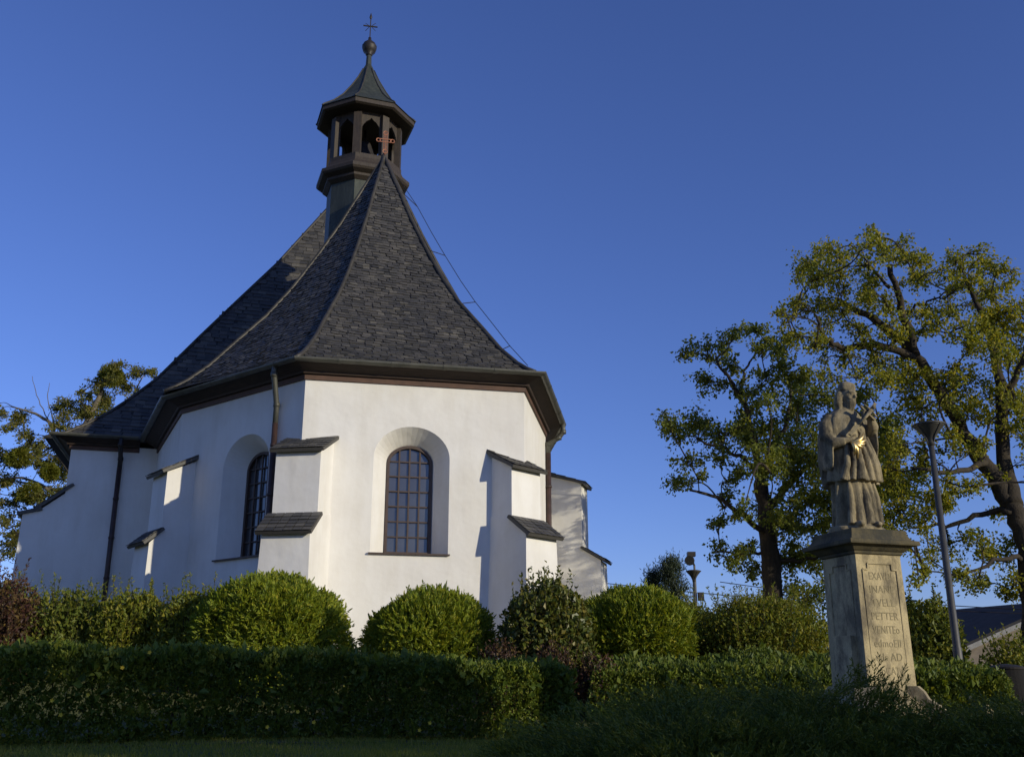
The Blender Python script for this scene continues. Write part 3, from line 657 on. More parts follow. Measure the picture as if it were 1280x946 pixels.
    mb.tube([W(.22, .235, 1.36), W(.16, .26, 1.40), W(.11, .27, 1.42)], [.040, .035, .038], 10)
    for j in range(4): mb.tube([W(.12, .275, 1.445-.022*j), W(.07, .305, 1.445-.022*j), W(.05, .285, 1.43-.022*j), W(.065, .27, 1.425-.022*j)], [.014, .013, .012, .010], 6)
    mb.tube([W(.14, .28, 1.44), W(.12, .31, 1.465), W(.09, .315, 1.47)], [.014, .013, .010], 6)
    # hanging folds down the front
    for x0, x1, x2, r_ in ((-.14, -.18, -.23, .030), (-.07, -.09, -.12, .022), (-.01, .0, -.02, .034), (.06, .10, .13, .028), (.12, .18, .22, .034), (.17, .23, .28, .026)):
        mb.tube([W(x0, .165, 1.16), W((x0+x1)/2, .215, .95), W(x1, .235, .8), W(x2, .25-.5*abs(x2)**1.5, .605)], [.014, r_*1.15, r_*1.35, r_*1.6], 8)
    for x0, x1, r_ in ((-.15, -.18, .032), (-.06, -.05, .026), (.03, .05, .040), (.11, .13, .026), (.17, .21, .034)):
        mb.tube([W(x0, .17-.3*x0*x0, .64), W((x0+x1)/2+.01, .2-.6*x0*x0, .4), W(x1, .225-.8*x1*x1, .08)], [.02, r_*1.2, r_*1.5], 8)
    for x0, z0_, x1, z1_ in ((-.17, 1.36, .02, 1.14), (-.10, 1.42, .07, 1.2), (.12, 1.32, .05, 1.14), (-.2, 1.2, -.05, 1.12)):
        mb.tube([W(x0, .13, z0_), W((x0+x1)/2, .19, (z0_+z1_)/2-.02), W(x1, .19, z1_)], [.014, .022, .014], 8)
    for s_ in (-.10, .13): mb.sphere(W(s_, .25, .075), (.05, .09, .04), 10, 8)            # shoe tips
    tmp = mb.build('body', M['statue'], root)
    rm = tmp.modifiers.new('r', 'REMESH'); rm.mode = 'VOXEL'; rm.voxel_size = .0085; rm.use_smooth_shade = True
    sm_ = tmp.modifiers.new('s', 'SMOOTH'); sm_.iterations = 2; sm_.factor = .5
    dg = bpy.context.evaluated_depsgraph_get(); me = bpy.data.meshes.new_from_object(tmp.evaluated_get(dg), depsgraph=dg); tmp.modifiers.clear()
    old = tmp.data; tmp.data = me; me.name = 'body'; bpy.data.meshes.remove(old)
    me.materials.clear(); me.materials.append(M['statue'])
    # crucifix held slantwise
    cx = MB(); a, b_ = W(-.14, .28, 1.14), W(.24, .31, 1.55)
    cx.beam(a, b_, .035, .03, (0, -1, .2)); ax = unit(b_-a); side_ = unit(np.cross(ax, V(fwd[0], fwd[1], 0))); mid = a+(b_-a)*.70
    cx.beam(mid-side_*.12, mid+side_*.12, .035, .03, (0, -1, .2))
    cx.build('crucifix', M['statue'], root)
    fg = MB(); n0 = V(fwd[0], fwd[1], 0)
    fg.tube([mid-ax*.20+n0*.025, mid-ax*.08+n0*.035, mid+ax*.04+n0*.04], [.014, .02, .026], 8); fg.sphere(mid+ax*.08+n0*.045, .026, 8, 6)
    for s_ in (-1, 1): fg.tube([mid+ax*.035+n0*.035, mid+ax*.03+side_*s_*.07+n0*.03, mid+ax*.03+side_*s_*.11+n0*.025], [.014, .011, .009], 6)
    fg.build('crucifix_figure', M['statue'], root, smooth=True)
    pm = MB(); q0 = V(-.135, .285, 1.05)                   # gilded palm: curved leaflets fanning from the hand
    for dx, dz, sag in ((.185, .120, .038), (.21, .058, .040), (.19, -.002, .036), (.145, -.058, .028), (.07, -.20, -.015), (.025, -.165, -.012)):
        P_ = [q0+V(dx*f, .045*math.sin(math.pi*f), dz*f+sag*math.sin(math.pi*f)*(-1 if dz < -.1 else -.9)) for f in (0, .25, .5, .75, 1)]
        pm.tube([W(*p) for p in P_], [.012, .021, .024, .018, .004], 8)
    pm.build('gilded_palm', M['gold'], root, smooth=True)
    return root
saint()

# ------------------------------------------------------------------ street lamps
def lamp(x, y, label, top, flood=False):
    z0 = float(ground_z(x, y)); o = thing('street_lamp', (x, y, z0), label, 'street lamp', 'funnel headed street lamps')
    H0 = top-.47
    mb = MB(); mb.tube([V(x, y, z0-.1), V(x, y, z0+1.0), V(x, y, z0+1.02), V(x, y, H0)], [.085, .08, .07, .055], 14); mb.build('post', M['lamp_post'], o, smooth=True)
    mb = MB(); c = V(x, y, 0); a = np.linspace(0, 2*math.pi, 24, endpoint=False)
    mb.loft([[c+V(r*math.cos(t_), r*math.sin(t_), z) for t_ in a] for r, z in ((.065, H0-.02), (.07, H0+.06), (.085, H0+.12), (.12, H0+.18), (.275, H0+.36), (.29, H0+.38))])
    mb.build('lamp_shade', M['lamp_shade'], o, smooth=True)
    mb = MB(); mb.loft([[c+V(r*math.cos(t_), r*math.sin(t_), z) for t_ in a] for r, z in ((.29, H0+.375), (.31, H0+.38), (.31, H0+.41), (.2, H0+.44), (.03, H0+.46))]); mb.build('lamp_lid', M['lamp_post'], o, smooth=True)
    mb = MB()
    for k in range(4):
        t_ = k*math.pi/2+.4; mb.tube([c+V(.07*math.cos(t_), .07*math.sin(t_), H0+.05), c+V(.14*math.cos(t_), .14*math.sin(t_), H0+.19), c+V(.295*math.cos(t_), .295*math.sin(t_), H0+.38)], .012, 6)
    mb.build('shade_rib', M['lamp_post'], o)
    if flood:
        mb = MB(); mb.tube([c+V(.12, .4, z0), c+V(.12, .4, top+.2), c+V(-.02, .2, top+.45)], .045, 8); mb.build('floodlight_pole', M['lamp_post'], o)
        mb = MB(); mb.tube([c+V(-.16, -.1, top+.34), c+V(-.12, 0, top+.36), c+V(.0, .2, top+.40)], [.20, .20, .08], 12); mb.build('floodlight', M['lamp_shade'], o)
        mb = MB(); mb.box(c+V(-.04, .1, top+.62), (.32, .3, .18)); mb.build('floodlight_bracket', M['dark_iron'], o)
        mb = MB(); mb.box(c+V(.30, .3, top-1.05), (.22, .25, .32)); mb.build('junction_box', M['dark_iron'], o)
lamp(8.17, 19.0, 'tall grey lamp post with funnel shade beside the stone saint', 6.60)
lamp(7.35, 41.0, 'distant lamp post with a floodlight on top, seen past the bushes', 6.20, True)

# ------------------------------------------------------------------ foliage generators
def rand_dirs(n, rg=rng): return unit(rg.normal(size=(n, 3)))
def lump(P, f, seed=0):                                   # smooth pseudo-noise in [-1,1]
    rg = np.random.default_rng(seed); s = np.zeros(len(P))
    for k in range(5):
        d = unit(rg.normal(size=3)); s += np.sin(P@d*f*(1+.5*k)+rg.uniform(0, 6))/(1+.4*k)
    return s/2.4
def ball_shrub(name, c, rad, mat, label, cat='shrub', n=2600, leaf=(.062, .026), per=9, upw=.35, lumpy=.13, group=None, stems=True, inner=(.10, .06), z0=None, seed=3, spray=.13):
    """clipped or bushy shrub: flat sprays of leaflets over an uneven body"""
    rg = np.random.default_rng(seed); c = np.asarray(c, float); rad = np.asarray(rad, float)
    z0 = float(ground_z(c[0], c[1])) if z0 is None else z0
    o = thing(name, (c[0], c[1], z0), label, cat, group); mb = MB()
    for shell, cnt, lf in ((rg.uniform(.5, .88, n*3), n*3, inner), ):
        d = rand_dirs(cnt, rg); p = c+d*rad*shell[:, None]; p = p[p[:, 2] > z0]
        mb.leaves(p, rand_dirs(len(p), rg), rand_dirs(len(p), rg), lf[0]*rg.uniform(.7, 1.2, len(p)), lf[1])
    d = rand_dirs(n, rg); d[:, 2] = np.where(d[:, 2] < -.35, -d[:, 2], d[:, 2])
    r = 1+lumpy*lump(d*rad.mean(), 3.2, seed)+.045*lump(d*rad.mean(), 11, seed+5)+rg.normal(0, .028, n)+(rg.uniform(0, 1, n) < .035)*rg.uniform(.02, .13, n); p = c+d*rad*r[:, None]; ok = p[:, 2] > z0+.05; p, d = p[ok], d[ok]
    nd = unit(d/rad); ax = unit(nd*.75+V(0, 0, upw)+rg.normal(0, .42, d.shape)); sd = unit(np.cross(ax, rand_dirs(len(ax), rg)))
    p0 = p-ax*spray*.6
    for j in range(per):
        s = j/(per-1); sgn = (-1)**j
        q = p0+ax*(spray*s)[..., None] if np.ndim(s) else p0+ax*spray*s
        ld = unit(ax*(.7+.5*s)+sd*sgn*(.75*(1-s)+.1)+rg.normal(0, .12, ax.shape))
        mb.leaves(q, ld, unit(np.cross(ld, sd)+rg.normal(0, .3, ax.shape)), leaf[0]*rg.uniform(.75, 1.25, len(q)), leaf[1])
    mb.build('foliage', mat, o)
    if stems:
        st = MB()
        for k in range(6):
            a = k*1.05; st.tube([V(c[0]+.06*math.cos(a), c[1]+.06*math.sin(a), z0-.05), V(c[0]+rad[0]*.25*math.cos(a), c[1]+rad[1]*.25*math.sin(a), (c[2]+z0)/2), c+V(rad[0]*.45*math.cos(a), rad[1]*.45*math.sin(a), rad[2]*.4)], [.035, .025, .01], 6)
        st.build('branchwork', M['bark'], o)
    return o
def loose_shrub(name, c, rad, mat, label, n=420, per=26, leaf=(.05, .022), cat='shrub', seed=5, group=None, shoots=30, z0=None, upright=.9, sh_h=.45):
    """shrub of many rising twigs with leaves along them"""
    rg = np.random.default_rng(seed); c = np.asarray(c, float); rad = np.asarray(rad, float)
    z0 = float(ground_z(c[0], c[1])) if z0 is None else z0
    o = thing(name, (c[0], c[1], z0), label, cat, group); mb = MB(); st = MB()
    d = rand_dirs(n, rg); rr = rg.uniform(.35, 1, n)**.6; tip = c+d*rad*rr[:, None]; tip += (lump(tip, 2.6, seed)*.1)[:, None]*d
    hgt = c[2]+rad[2]-z0
    tip = np.concatenate([tip, np.stack([c[0]+rg.normal(0, rad[0]*.45, shoots), c[1]+rg.normal(0, rad[1]*.45, shoots), c[2]+rad[2]*rg.uniform(.75, 1.0, shoots)+rg.uniform(0, sh_h, shoots)**1.5], 1)])
    tip[:, 2] = np.maximum(tip[:, 2], z0+.1)
    for i, tp in enumerate(tip):
        root_ = np.array([c[0]+(tp[0]-c[0])*.35, c[1]+(tp[1]-c[1])*.35, z0+(tp[2]-z0)*.35]); L = np.linalg.norm(tp-root_); L = min(L, .65); ax = unit((tp-root_)+V(0, 0, upright*L)+rg.normal(0, .15, 3)*L); a = tp-ax*L
        if i % 2 == 0: st.tube([a, tp], [.006, .003], 4, cap=False)
        s = rg.uniform(.1, 1, per); q = a+ax*(s*L)[:, None]; ld = unit(ax*.7+rg.normal(0, .6, (per, 3)))
        mb.leaves(q, ld, rand_dirs(per, rg)+V(0, 0, .5), leaf[0]*rg.uniform(.6, 1.25, per), leaf[1])
    for k in range(7):
        a = k*.9; st.tube([V(c[0]+.08*math.cos(a), c[1]+.08*math.sin(a), z0-.05), c+V(rad[0]*.5*math.cos(a), rad[1]*.5*math.sin(a), rad[2]*.3)], [.03, .008], 5)
    ni = n*8; di = rand_dirs(ni, rg); qi = c+di*rad*(rg.uniform(.1, .9, ni)**.5)[:, None]; qi[:, 2] = np.maximum(qi[:, 2], z0+.05)
    mb.leaves(qi, unit(rg.normal(0, .6, (ni, 3))+V(0, 0, .5)), rand_dirs(ni, rg), leaf[0]*1.35, leaf[1]*1.9)
    mb.build('foliage', mat, o); st.build('branchwork', M['bark'], o); return o

# hedges
def hedge(line, width, h_of, mat, label, dens=2300, leaf=(.045, .026), seed=11, top_soft=.05):
    rg = np.random.default_rng(seed); a, b_ = V(*line[0]), V(*line[1]); d = unit(b_-a); L = np.linalg.norm(b_-a); nb = V(-d[1], d[0])   # nb: away from the viewer
    z0 = float(ground_z(*((a+b_)/2))); o = thing('hedge', (*((a+b_)/2), z0), label, 'hedge', 'clipped garden hedges'); mb = MB()
    hm = h_of(.5)
    def put(cnt, kind, depth, lf, jit):
        if kind == 'front': u, v, w_ = rg.uniform(0, L, cnt), rg.uniform(0, 1, cnt), np.zeros(cnt); nrm = -nb
        elif kind == 'back': u, v, w_ = rg.uniform(0, L, cnt), rg.uniform(0, 1, cnt), np.full(cnt, width); nrm = nb
        elif kind == 'top': u, v, w_ = rg.uniform(0, L, cnt), np.ones(cnt), rg.uniform(0, width, cnt); nrm = None
        elif kind == 'end': u, v, w_ = np.full(cnt, L), rg.uniform(0, 1, cnt), rg.uniform(0, width, cnt); nrm = d
        else: u, v, w_ = np.zeros(cnt), rg.uniform(0, 1, cnt), rg.uniform(0, width, cnt); nrm = -d
        xy = a+d*u[:, None]+nb*w_[:, None]; gz = ground_z(xy[:, 0], xy[:, 1]); ht = np.array([h_of(s) for s in u/L])
        p = np.column_stack([xy, gz+.04+v*(ht-.04)]); n3 = V(0, 0, 1) if nrm is None else V(nrm[0], nrm[1], .05)
        rnd = np.where(v > .9, (v-.9)*.9, 0) if nrm is not None else 0
        bumpy = .10*lump(p, 2.9, 2)+.05*lump(p, 10, 4)
        off = bumpy+rg.normal(0, jit, cnt)-rg.uniform(0, depth, cnt)
        p = p+n3*off[:, None]
        if nrm is not None: p[:, :2] -= nrm*(rnd*1.0)[:, None]
        ld = unit(n3*.65+V(0, 0, .45)+rg.normal(0, .5, p.shape)); mb.leaves(p, ld, unit(rand_dirs(cnt, rg)+n3*.5+V(0, 0, .3)), lf[0]*rg.uniform(.6, 1.3, cnt), lf[1]*rg.uniform(.8, 1.2, cnt))
    for kind, ar in (('front', L*hm), ('top', L*width), ('end', hm*width), ('start', hm*width), ('back', L*hm*.3)):
        put(int(ar*dens), kind, .02, leaf, .02); put(int(ar*420), kind, .22, (.12, .09), .03)
    put(int(L*width*200), 'top', .0, (.06, .018), .055)
    mb.build('foliage', mat, o)
    st = MB()
    for u in np.arange(.2, L, .45):
        p = a+d*u+nb*width*.5; z_ = float(ground_z(*p)); st.tube([v3(p, z_-.05), v3(p+rg.normal(0, .05, 2), z_+h_of(u/L)*.75)], [.02, .008], 5)
    st.build('branchwork', M['bark'], o); return o
h1 = hedge(((-8.6, 11.25), (.9, 14.35)), 1.1, lambda s: 1.15-.22*s, M['hedge'], 'long dark clipped hedge along the lawn in the shaded foreground', seed=11)
h2 = hedge(((1.25, 16.1), (7.55, 15.9)), 1.0, lambda s: .74+.06*s, M['hedge'], 'bright green clipped hedge behind the stone pedestal', dens=2600, seed=12)

# yellow leaves/flowers scattered on the dark hedge
rgf = np.random.default_rng(5)
for (px_, py_) in ((153, 834), (187, 815), (65, 875), (76, 893), (334, 908), (372, 889), (524, 912), (537, 903), (392, 902), (110, 868)):
    a0, b0 = V(-8.6, 11.25), V(.9, 14.35); dh = unit(b0-a0); nn = V(dh[1], -dh[0], 0)
    p = on_plane(px_, py_, v3(a0, 0)+nn*.10, nn); mb = MB()
    for k in range(5):
        a = k*1.257; dd_ = V(dh[0], dh[1], 0)*math.cos(a)+V(0, 0, 1)*math.sin(a); mb.leaves([p+nn*.01], [dd_+nn*.3], [nn], .028, .024)
    mb.tube([p-nn*.12, p+nn*.005], .003, 4)
    tag(mb.build('flower', M['flower'], origin=p), 'small yellow blossom dotting the dark clipped hedge', 'flower', 'yellow blossoms on the dark hedge')

# shrubs in front of the church
def blob(l, r, top, Y, foot=None, dy=None):
    a, b_ = at(l, 780, Y), at(r, 780, Y); tz = at((l+r)/2, top, Y)[2]; cx = (a[0]+b_[0])/2; rx = (b_[0]-a[0])/2; g0 = float(ground_z(cx, Y)); fz = foot if foot is not None else g0
    cz = fz+(tz-fz)*.46; return V(cx, Y, cz), V(rx, dy or rx, tz-cz)
c, r = blob(243, 430, 722, 17.6); ball_shrub('thuja_bush', c, r, M['thuja'], 'big rounded sunlit thuja by the church corner downpipe', n=5200, seed=21, spray=.15, group='clipped ball thujas below the church')
c, r = blob(457, 612, 744, 18.0); ball_shrub('thuja_bush', c, r, M['thuja'], 'round thuja ball directly under the sunlit church window', n=3900, seed=22, spray=.15, group='clipped ball thujas below the church')
c, r = blob(718, 868, 740, 18.3); ball_shrub('thuja_bush', c, r, M['thuja'], 'thuja ball half hidden by a leafy dark shrub, right of the church', n=3900, seed=23, spray=.15, group='clipped ball thujas below the church')
c, r = blob(620, 748, 722, 17.4); loose_shrub('leafy_shrub', c, r, M['shrub_dark'], 'dark leafy shrub with upright shoots before the right buttress', n=800, per=24, leaf=(.075, .040), seed=24, shoots=22, sh_h=.5)
c, r = blob(858, 1045, 745, 18.6); loose_shrub('feathery_shrub', c, r, M['shrub_yellow'], 'loose feathery yellow green shrub left of the pedestal', n=1500, per=34, leaf=(.06, .022), seed=25, shoots=130, upright=1.5, sh_h=.45)
c, r = blob(188, 308, 735, 17.9); loose_shrub('yellow_shrub', c, r, M['shrub_yellow'], 'yellow leaved shrub touching the big thuja on its left', n=760, per=26, leaf=(.07, .026), seed=26, shoots=26, upright=1.2)
c, r = blob(112, 225, 737, 18.3); loose_shrub('yellow_shrub', c, r, M['shrub_yellow'], 'yellowish shrub below the small double stepped buttress', n=720, per=26, leaf=(.07, .026), seed=27, shoots=30, upright=1.2)
c, r = blob(30, 150, 733, 18.6); loose_shrub('green_shrub', c, r, M['shrub_green'], 'shaded green shrub in front of the thin dark downpipe', n=560, per=26, leaf=(.07, .026), seed=28, shoots=30, upright=1.2)
c, r = blob(-70, 58, 712, 18.0); loose_shrub('red_shrub', c, r, M['barberry'], 'dark reddish shrub with spiky red shoots at far left', n=420, per=26, leaf=(.06, .026), seed=29, shoots=24, upright=1.2, sh_h=.5)
c, r = blob(-60, 60, 725, 19.3); loose_shrub('green_shrub', c, r, M['shrub_green'], 'green shrub rising behind the dark reddish one at far left', n=380, per=26, leaf=(.07, .03), seed=30, shoots=24, upright=1.2)
for k, (l, r_, tp, lab) in enumerate(((590, 660, 795, 'low red leaved barberry tuft under the leafy dark shrub'), (655, 725, 800, 'low purple barberry tuft close to the dark hedge end'), (715, 775, 812, 'low purplish barberry tuft beneath the half hidden thuja'))):
    c, r = blob(l, r_, tp, 16.4); loose_shrub('barberry', c, r, M['barberry'], lab, n=130, per=22, leaf=(.045, .022), seed=31+k, shoots=12, sh_h=.12)
c, r = blob(430, 470, 800, 16.6); loose_shrub('green_shrub', c, r, M['shrub_green'], 'little green sprouting shrub between two thuja balls', n=90, per=20, leaf=(.05, .022), seed=36, shoots=10, sh_h=.12)
c, r = blob(812, 905, 752, 21.5); loose_shrub('green_shrub', c, r, M['shrub_green'], 'green shrub filling the gap below the distant lamp', n=620, per=28, leaf=(.07, .026), seed=40, shoots=50, upright=1.3, sh_h=.4)
c, r = blob(1120, 1205, 745, 25); loose_shrub('green_shrub', c, r, M['shrub_green'], 'rounded green bush behind the street lamp foot', n=420, per=26, leaf=(.10, .05), seed=37, shoots=20)
c, r = blob(1080, 1160, 730, 28); loose_shrub('green_shrub', c, r, M['shrub_green'], 'tall green bush right behind the pedestal', n=420, per=26, leaf=(.10, .05), seed=38, shoots=20)
c, r = blob(1215, 1330, 790, 24); loose_shrub('thin_shrub', c, r, M['shrub_yellow'], 'thin straggly shrub partly veiling the gable of the house', n=230, per=14, leaf=(.09, .04), seed=39, shoots=30)

# spreading juniper in the right foreground
def juniper(cx, cy, rx, ry, h, n, seed, label):
    rg = np.random.default_rng(seed); z0 = float(ground_z(cx, cy)); o = thing('juniper', (cx, cy, z0), label, 'juniper', 'spreading junipers in the foreground'); mb = MB(); st = MB()
    for i in range(n):
        a = rg.uniform(0, 2*math.pi); rr = rg.uniform(.05, 1)**.55; bx, by = cx+rx*rr*math.cos(a), cy+ry*rr*math.sin(a)
        bz = float(ground_z(bx, by)); top = h*(1-rr**2.2)*rg.uniform(.40, 1.0)*(1+.32*math.sin(bx*3.1+by*2.3)+.22*math.sin(bx*6.7-by*4.1))
        L = rg.uniform(.35, .75) if i % 4 else rg.uniform(.7, 1.1); dv = unit(V(math.cos(a)*.75-.35, math.sin(a)*.6-.1, .42 if i % 4 else .62)+rg.normal(0, .2, 3))
        tip = V(bx, by, bz+max(top, .12)+(0 if i % 4 else rg.uniform(.10, .34))); base_ = tip-dv*L
        if base_[2] < bz: base_[2] = bz+.02
        mid_ = (tip+base_)/2+V(0, 0, .05); st.tube([base_, mid_, tip], [.006, .004, .002], 4, cap=False)
        for sgn in range(9):                               # side sprigs
            s = .2+.8*sgn/8; q0 = base_+(tip-base_)*s+V(0, 0, .05*4*s*(1-s)); sv_ = unit(np.cross(dv, V(0, 0, 1)))*((-1)**sgn); sd_ = unit(dv*.85+sv_*.65*(1.15-s)+V(0, 0, .18)+rg.normal(0, .15, 3)); sl_ = .20*(1.2-s)+.05
            k = 8; ss = np.linspace(.05, 1, k); q = q0+sd_*(ss*sl_)[:, None]
            mb.leaves(q, unit(sd_*.9+rg.normal(0, .36, (k, 3))), rand_dirs(k, rg)+V(0, 0, .4), .052*rg.uniform(.7, 1.2, k), .013)
    cnt = n*14; a = rg.uniform(0, 2*math.pi, cnt); rr = rg.uniform(0, 1, cnt)**.5*.92; x = cx+rx*rr*np.cos(a); y = cy+ry*rr*np.sin(a)
    z = ground_z(x, y)+rg.uniform(.02, .8, cnt)*h*(1-rr**2.2)*.55*(1+.32*np.sin(x*3.1+y*2.3)+.22*np.sin(x*6.7-y*4.1))
    mb.leaves(np.column_stack([x, y, z]), rand_dirs(cnt, rg)+V(0, 0, .3), rand_dirs(cnt, rg), .10, .04)
    mb.build('foliage', M['juniper'], o); st.build('branch', M['juniper'], o)
juniper(2.7, 10.2, 2.2, 1.5, .62, 950, 41, 'broad dark juniper spreading before the pedestal')
juniper(4.8, 9.5, 1.9, 1.2, .42, 620, 42, 'low dark juniper mat at the right edge, nearest the path')
juniper(1.35, 9.2, 1.6, 1.0, .42, 420, 43, 'juniper with long loose sprays reaching left over the lawn')

# ------------------------------------------------------------------ trees
def smooth_line(p, k=5):
    p = np.asarray(p, float)
    if len(p) < 3: return np.array([p[0]+(p[1]-p[0])*s for s in np.linspace(0, 1, k+1)])
    out_ = []; q = np.vstack([2*p[0]-p[1], p, 2*p[-1]-p[-2]])
    for i in range(1, len(q)-2):
        for s in np.linspace(0, 1, k, endpoint=False):
            out_.append(.5*((2*q[i])+(-q[i-1]+q[i+1])*s+(2*q[i-1]-5*q[i]+4*q[i+1]-q[i+2])*s*s+(-q[i-1]+3*q[i]-3*q[i+1]+q[i+2])*s**3))
    out_.append(p[-1]); return np.array(out_)
def tree(name, Y, limbs, clusters, leafmat, label, cat='tree', leaf=(.11, .075), per=240, seed=51, depth=1.3, dup=1, barkmat='bark', group=None, droop=.35, crown='crown', mist=()):
    """limbs: (pixels..., radii, depth offsets); clusters: (px, py, radius px) on the photo, spread in depth"""
    rg = np.random.default_rng(seed); px_m = lambda p: FPX/np.dot(p-CPOS, FW)
    base = at(limbs[0][0][0][0], limbs[0][0][0][1], Y); z0 = float(ground_z(base[0], base[1]))
    o = thing(name, (base[0], base[1], z0), label, cat, group); wd = MB(); skel = []
    for i, (pts, r0, r1, dz) in enumerate(limbs):
        P = [at(p[0], p[1], Y+dz*j/(len(pts)-1)) for j, p in enumerate(pts)]
        if i == 0: P = [V(P[0][0], P[0][1], z0-.2)]+P if P[0][2] > z0+.3 else P
        P = smooth_line(P); P = P+rg.normal(0, .03, P.shape)*(np.arange(len(P)) > 0)[:, None]; rad = np.linspace(r0, r1, len(P)); rad = rad*(1+.06*np.sin(np.arange(len(P))*2.1))
        wd.tube(P, rad, 10 if r0 > .08 else 7); skel.append(P)
    SK = np.concatenate(skel); lv = MB(); tw = MB()
    todo = []
    for (cx_, cy_, cr_) in clusters:
        for k in range(dup):
            Yc = Y+rg.normal(0, depth)+(0 if k == 0 else rg.normal(0, depth)); sp_ = 3 if k == 0 else cr_*.5; c = at(cx_+rg.normal(0, sp_), cy_+rg.normal(0, sp_), Yc)
            todo.append((float(np.linalg.norm(SK-c, axis=1).min()), c, cr_/px_m(c)*(1.12 if k == 0 else .62)))
    for _, c, r in sorted(todo, key=lambda e: e[0]):
        for k in range(1):
            dv = SK-c; dist = np.linalg.norm(dv, axis=1)+.5*np.maximum(0, dv[:, 2]); s0 = SK[np.argmin(dist)]; bl = np.linalg.norm(c-s0)
            mid_ = (s0+c)/2+V(0, 0, .10*bl)+rg.normal(0, .10*bl+.02, 3)
            br = smooth_line([s0, mid_, c], 5); tw.tube(br, np.linspace(.014+.012*bl, .009, len(br)), 5, cap=False); SK = np.vstack([SK, br[2:]])
            nt_ = max(5, int(9*(r/.45))); d0 = unit(c-s0); n_each = max(6, int(per*(r/.45)**1.7/nt_))
            for j in range(nt_):
                d = unit(rg.normal(size=3)+d0*.5+V(0, 0, .1)); st_ = br[rg.integers(len(br)//2, len(br))]; e = c+d*r*rg.uniform(.5, 1.45)*V(1, 1, .8); 
                tl = smooth_line([st_, (st_+e)/2+V(0, 0, .06)+rg.normal(0, .05, 3), e-V(0, 0, .03)], 3); tw.tube(tl, np.linspace(.009, .003, len(tl)), 4, cap=False)
                s = rg.uniform(.3, 1.05, n_each); q = st_+(e-st_)*s[:, None]+V(0, 0, .05)*(s*(1-s))[:, None]*4+rg.normal(0, .05+.09*r, (n_each, 3))
                ld = unit(d*.5+rg.normal(0, .6, (n_each, 3))-V(0, 0, droop)); lv.leaves(q, ld, unit(rg.normal(0, .8, (n_each, 3))+V(.25, -.3, .45)), leaf[0]*rg.uniform(.45, 1.4, n_each), leaf[1]*rg.uniform(.6, 1.3, n_each))
    wd.build('trunk', M[barkmat], o, smooth=True); tw.build('twig', M['bark'], o); lv.build(crown, leafmat, o)
    for (cx_, cy_, cr_) in mist:
        c = at(cx_, cy_, Y-.6); r = cr_/px_m(c); mb = MB(); n = 3200; d = rand_dirs(n, rg); p = c+d*(r*(1+.28*lump(d*2, 2.3, int(cx_)))*rg.uniform(.15, 1, n)**.6)[:, None]*V(1, 1, .85)
        mb.leaves(p, unit(d+rg.normal(0, .4, d.shape)), rand_dirs(n, rg), .19, .07)
        for k in range(14): mb.tube([c, c+rand_dirs(1, rg)[0]*r*.95], .006, 4, cap=False)
        mb.build('mistletoe', M['mistletoe'], o)
    return o
big = [(1092,296,12),(1031,320,20),(1052,320,18),(1008,333,14),(1026,341,25),(1015,357,18),(1052,347,22),(1079,312,18),(1105,312,20),(1132,312,14),(1132,328,18),(1155,331,16),(1161,349,16),(1140,355,14),(1079,339,16),(1097,357,14),(1079,370,18),(1055,386,20),(1034,381,18),(976,394,10),(994,378,10),(997,394,18),(992,420,20),(1018,418,16),(1039,428,14),(1021,439,14),(1076,418,14),(1108,386,18),(1118,407,16),(1145,391,16),(1169,386,12),(1171,407,14),(1150,418,14),
 (1222,316,12),(1203,328,18),(1224,331,20),(1245,341,16),(1262,352,12),(1190,344,14),(1211,357,20),(1237,368,20),(1192,381,16),(1224,389,22),(1251,389,20),(1274,389,20),(1198,407,14),(1211,418,18),(1245,418,26),(1274,418,25),(1251,442,26),(1214,442,20),(1274,455,25),(1300,400,25),(1300,440,25),(1310,480,30),(1330,420,25),(1290,520,25),(1320,540,30),(1310,600,25),
 (1060,442,16),(1087,442,16),(1103,460,18),(1074,463,16),(1103,481,20),(1129,455,18),(1129,481,22),(1145,500,26),(1177,495,26),(1192,468,20),(1214,481,20),(1237,500,20),(1269,500,20),(1150,516,24),(1039,473,16),(1121,549,16),(1137,565,16),(1161,581,18),(1185,565,12),(1113,581,22),(1226,517,18),(1270,509,18),(1270,541,18),(1121,605,22),(1185,601,16),(1214,613,16),(1120,640,24),(1150,655,22),(1180,640,18),(1170,690,22),(1130,690,20),(1210,675,18),(1240,695,22),(1270,685,18),(1230,735,16),(1260,740,16),(1190,725,18),(1205,560,14),(1245,640,12),(1270,725,18),(1150,725,16),(1205,520,18),(1190,545,14),(1225,560,14),(1160,470,16),(1175,620,16),(1245,600,12),(1085,385,14),(1120,430,16),(1065,405,12),(1230,420,18),(1120,570,18),(1095,650,20),(1160,630,18)]
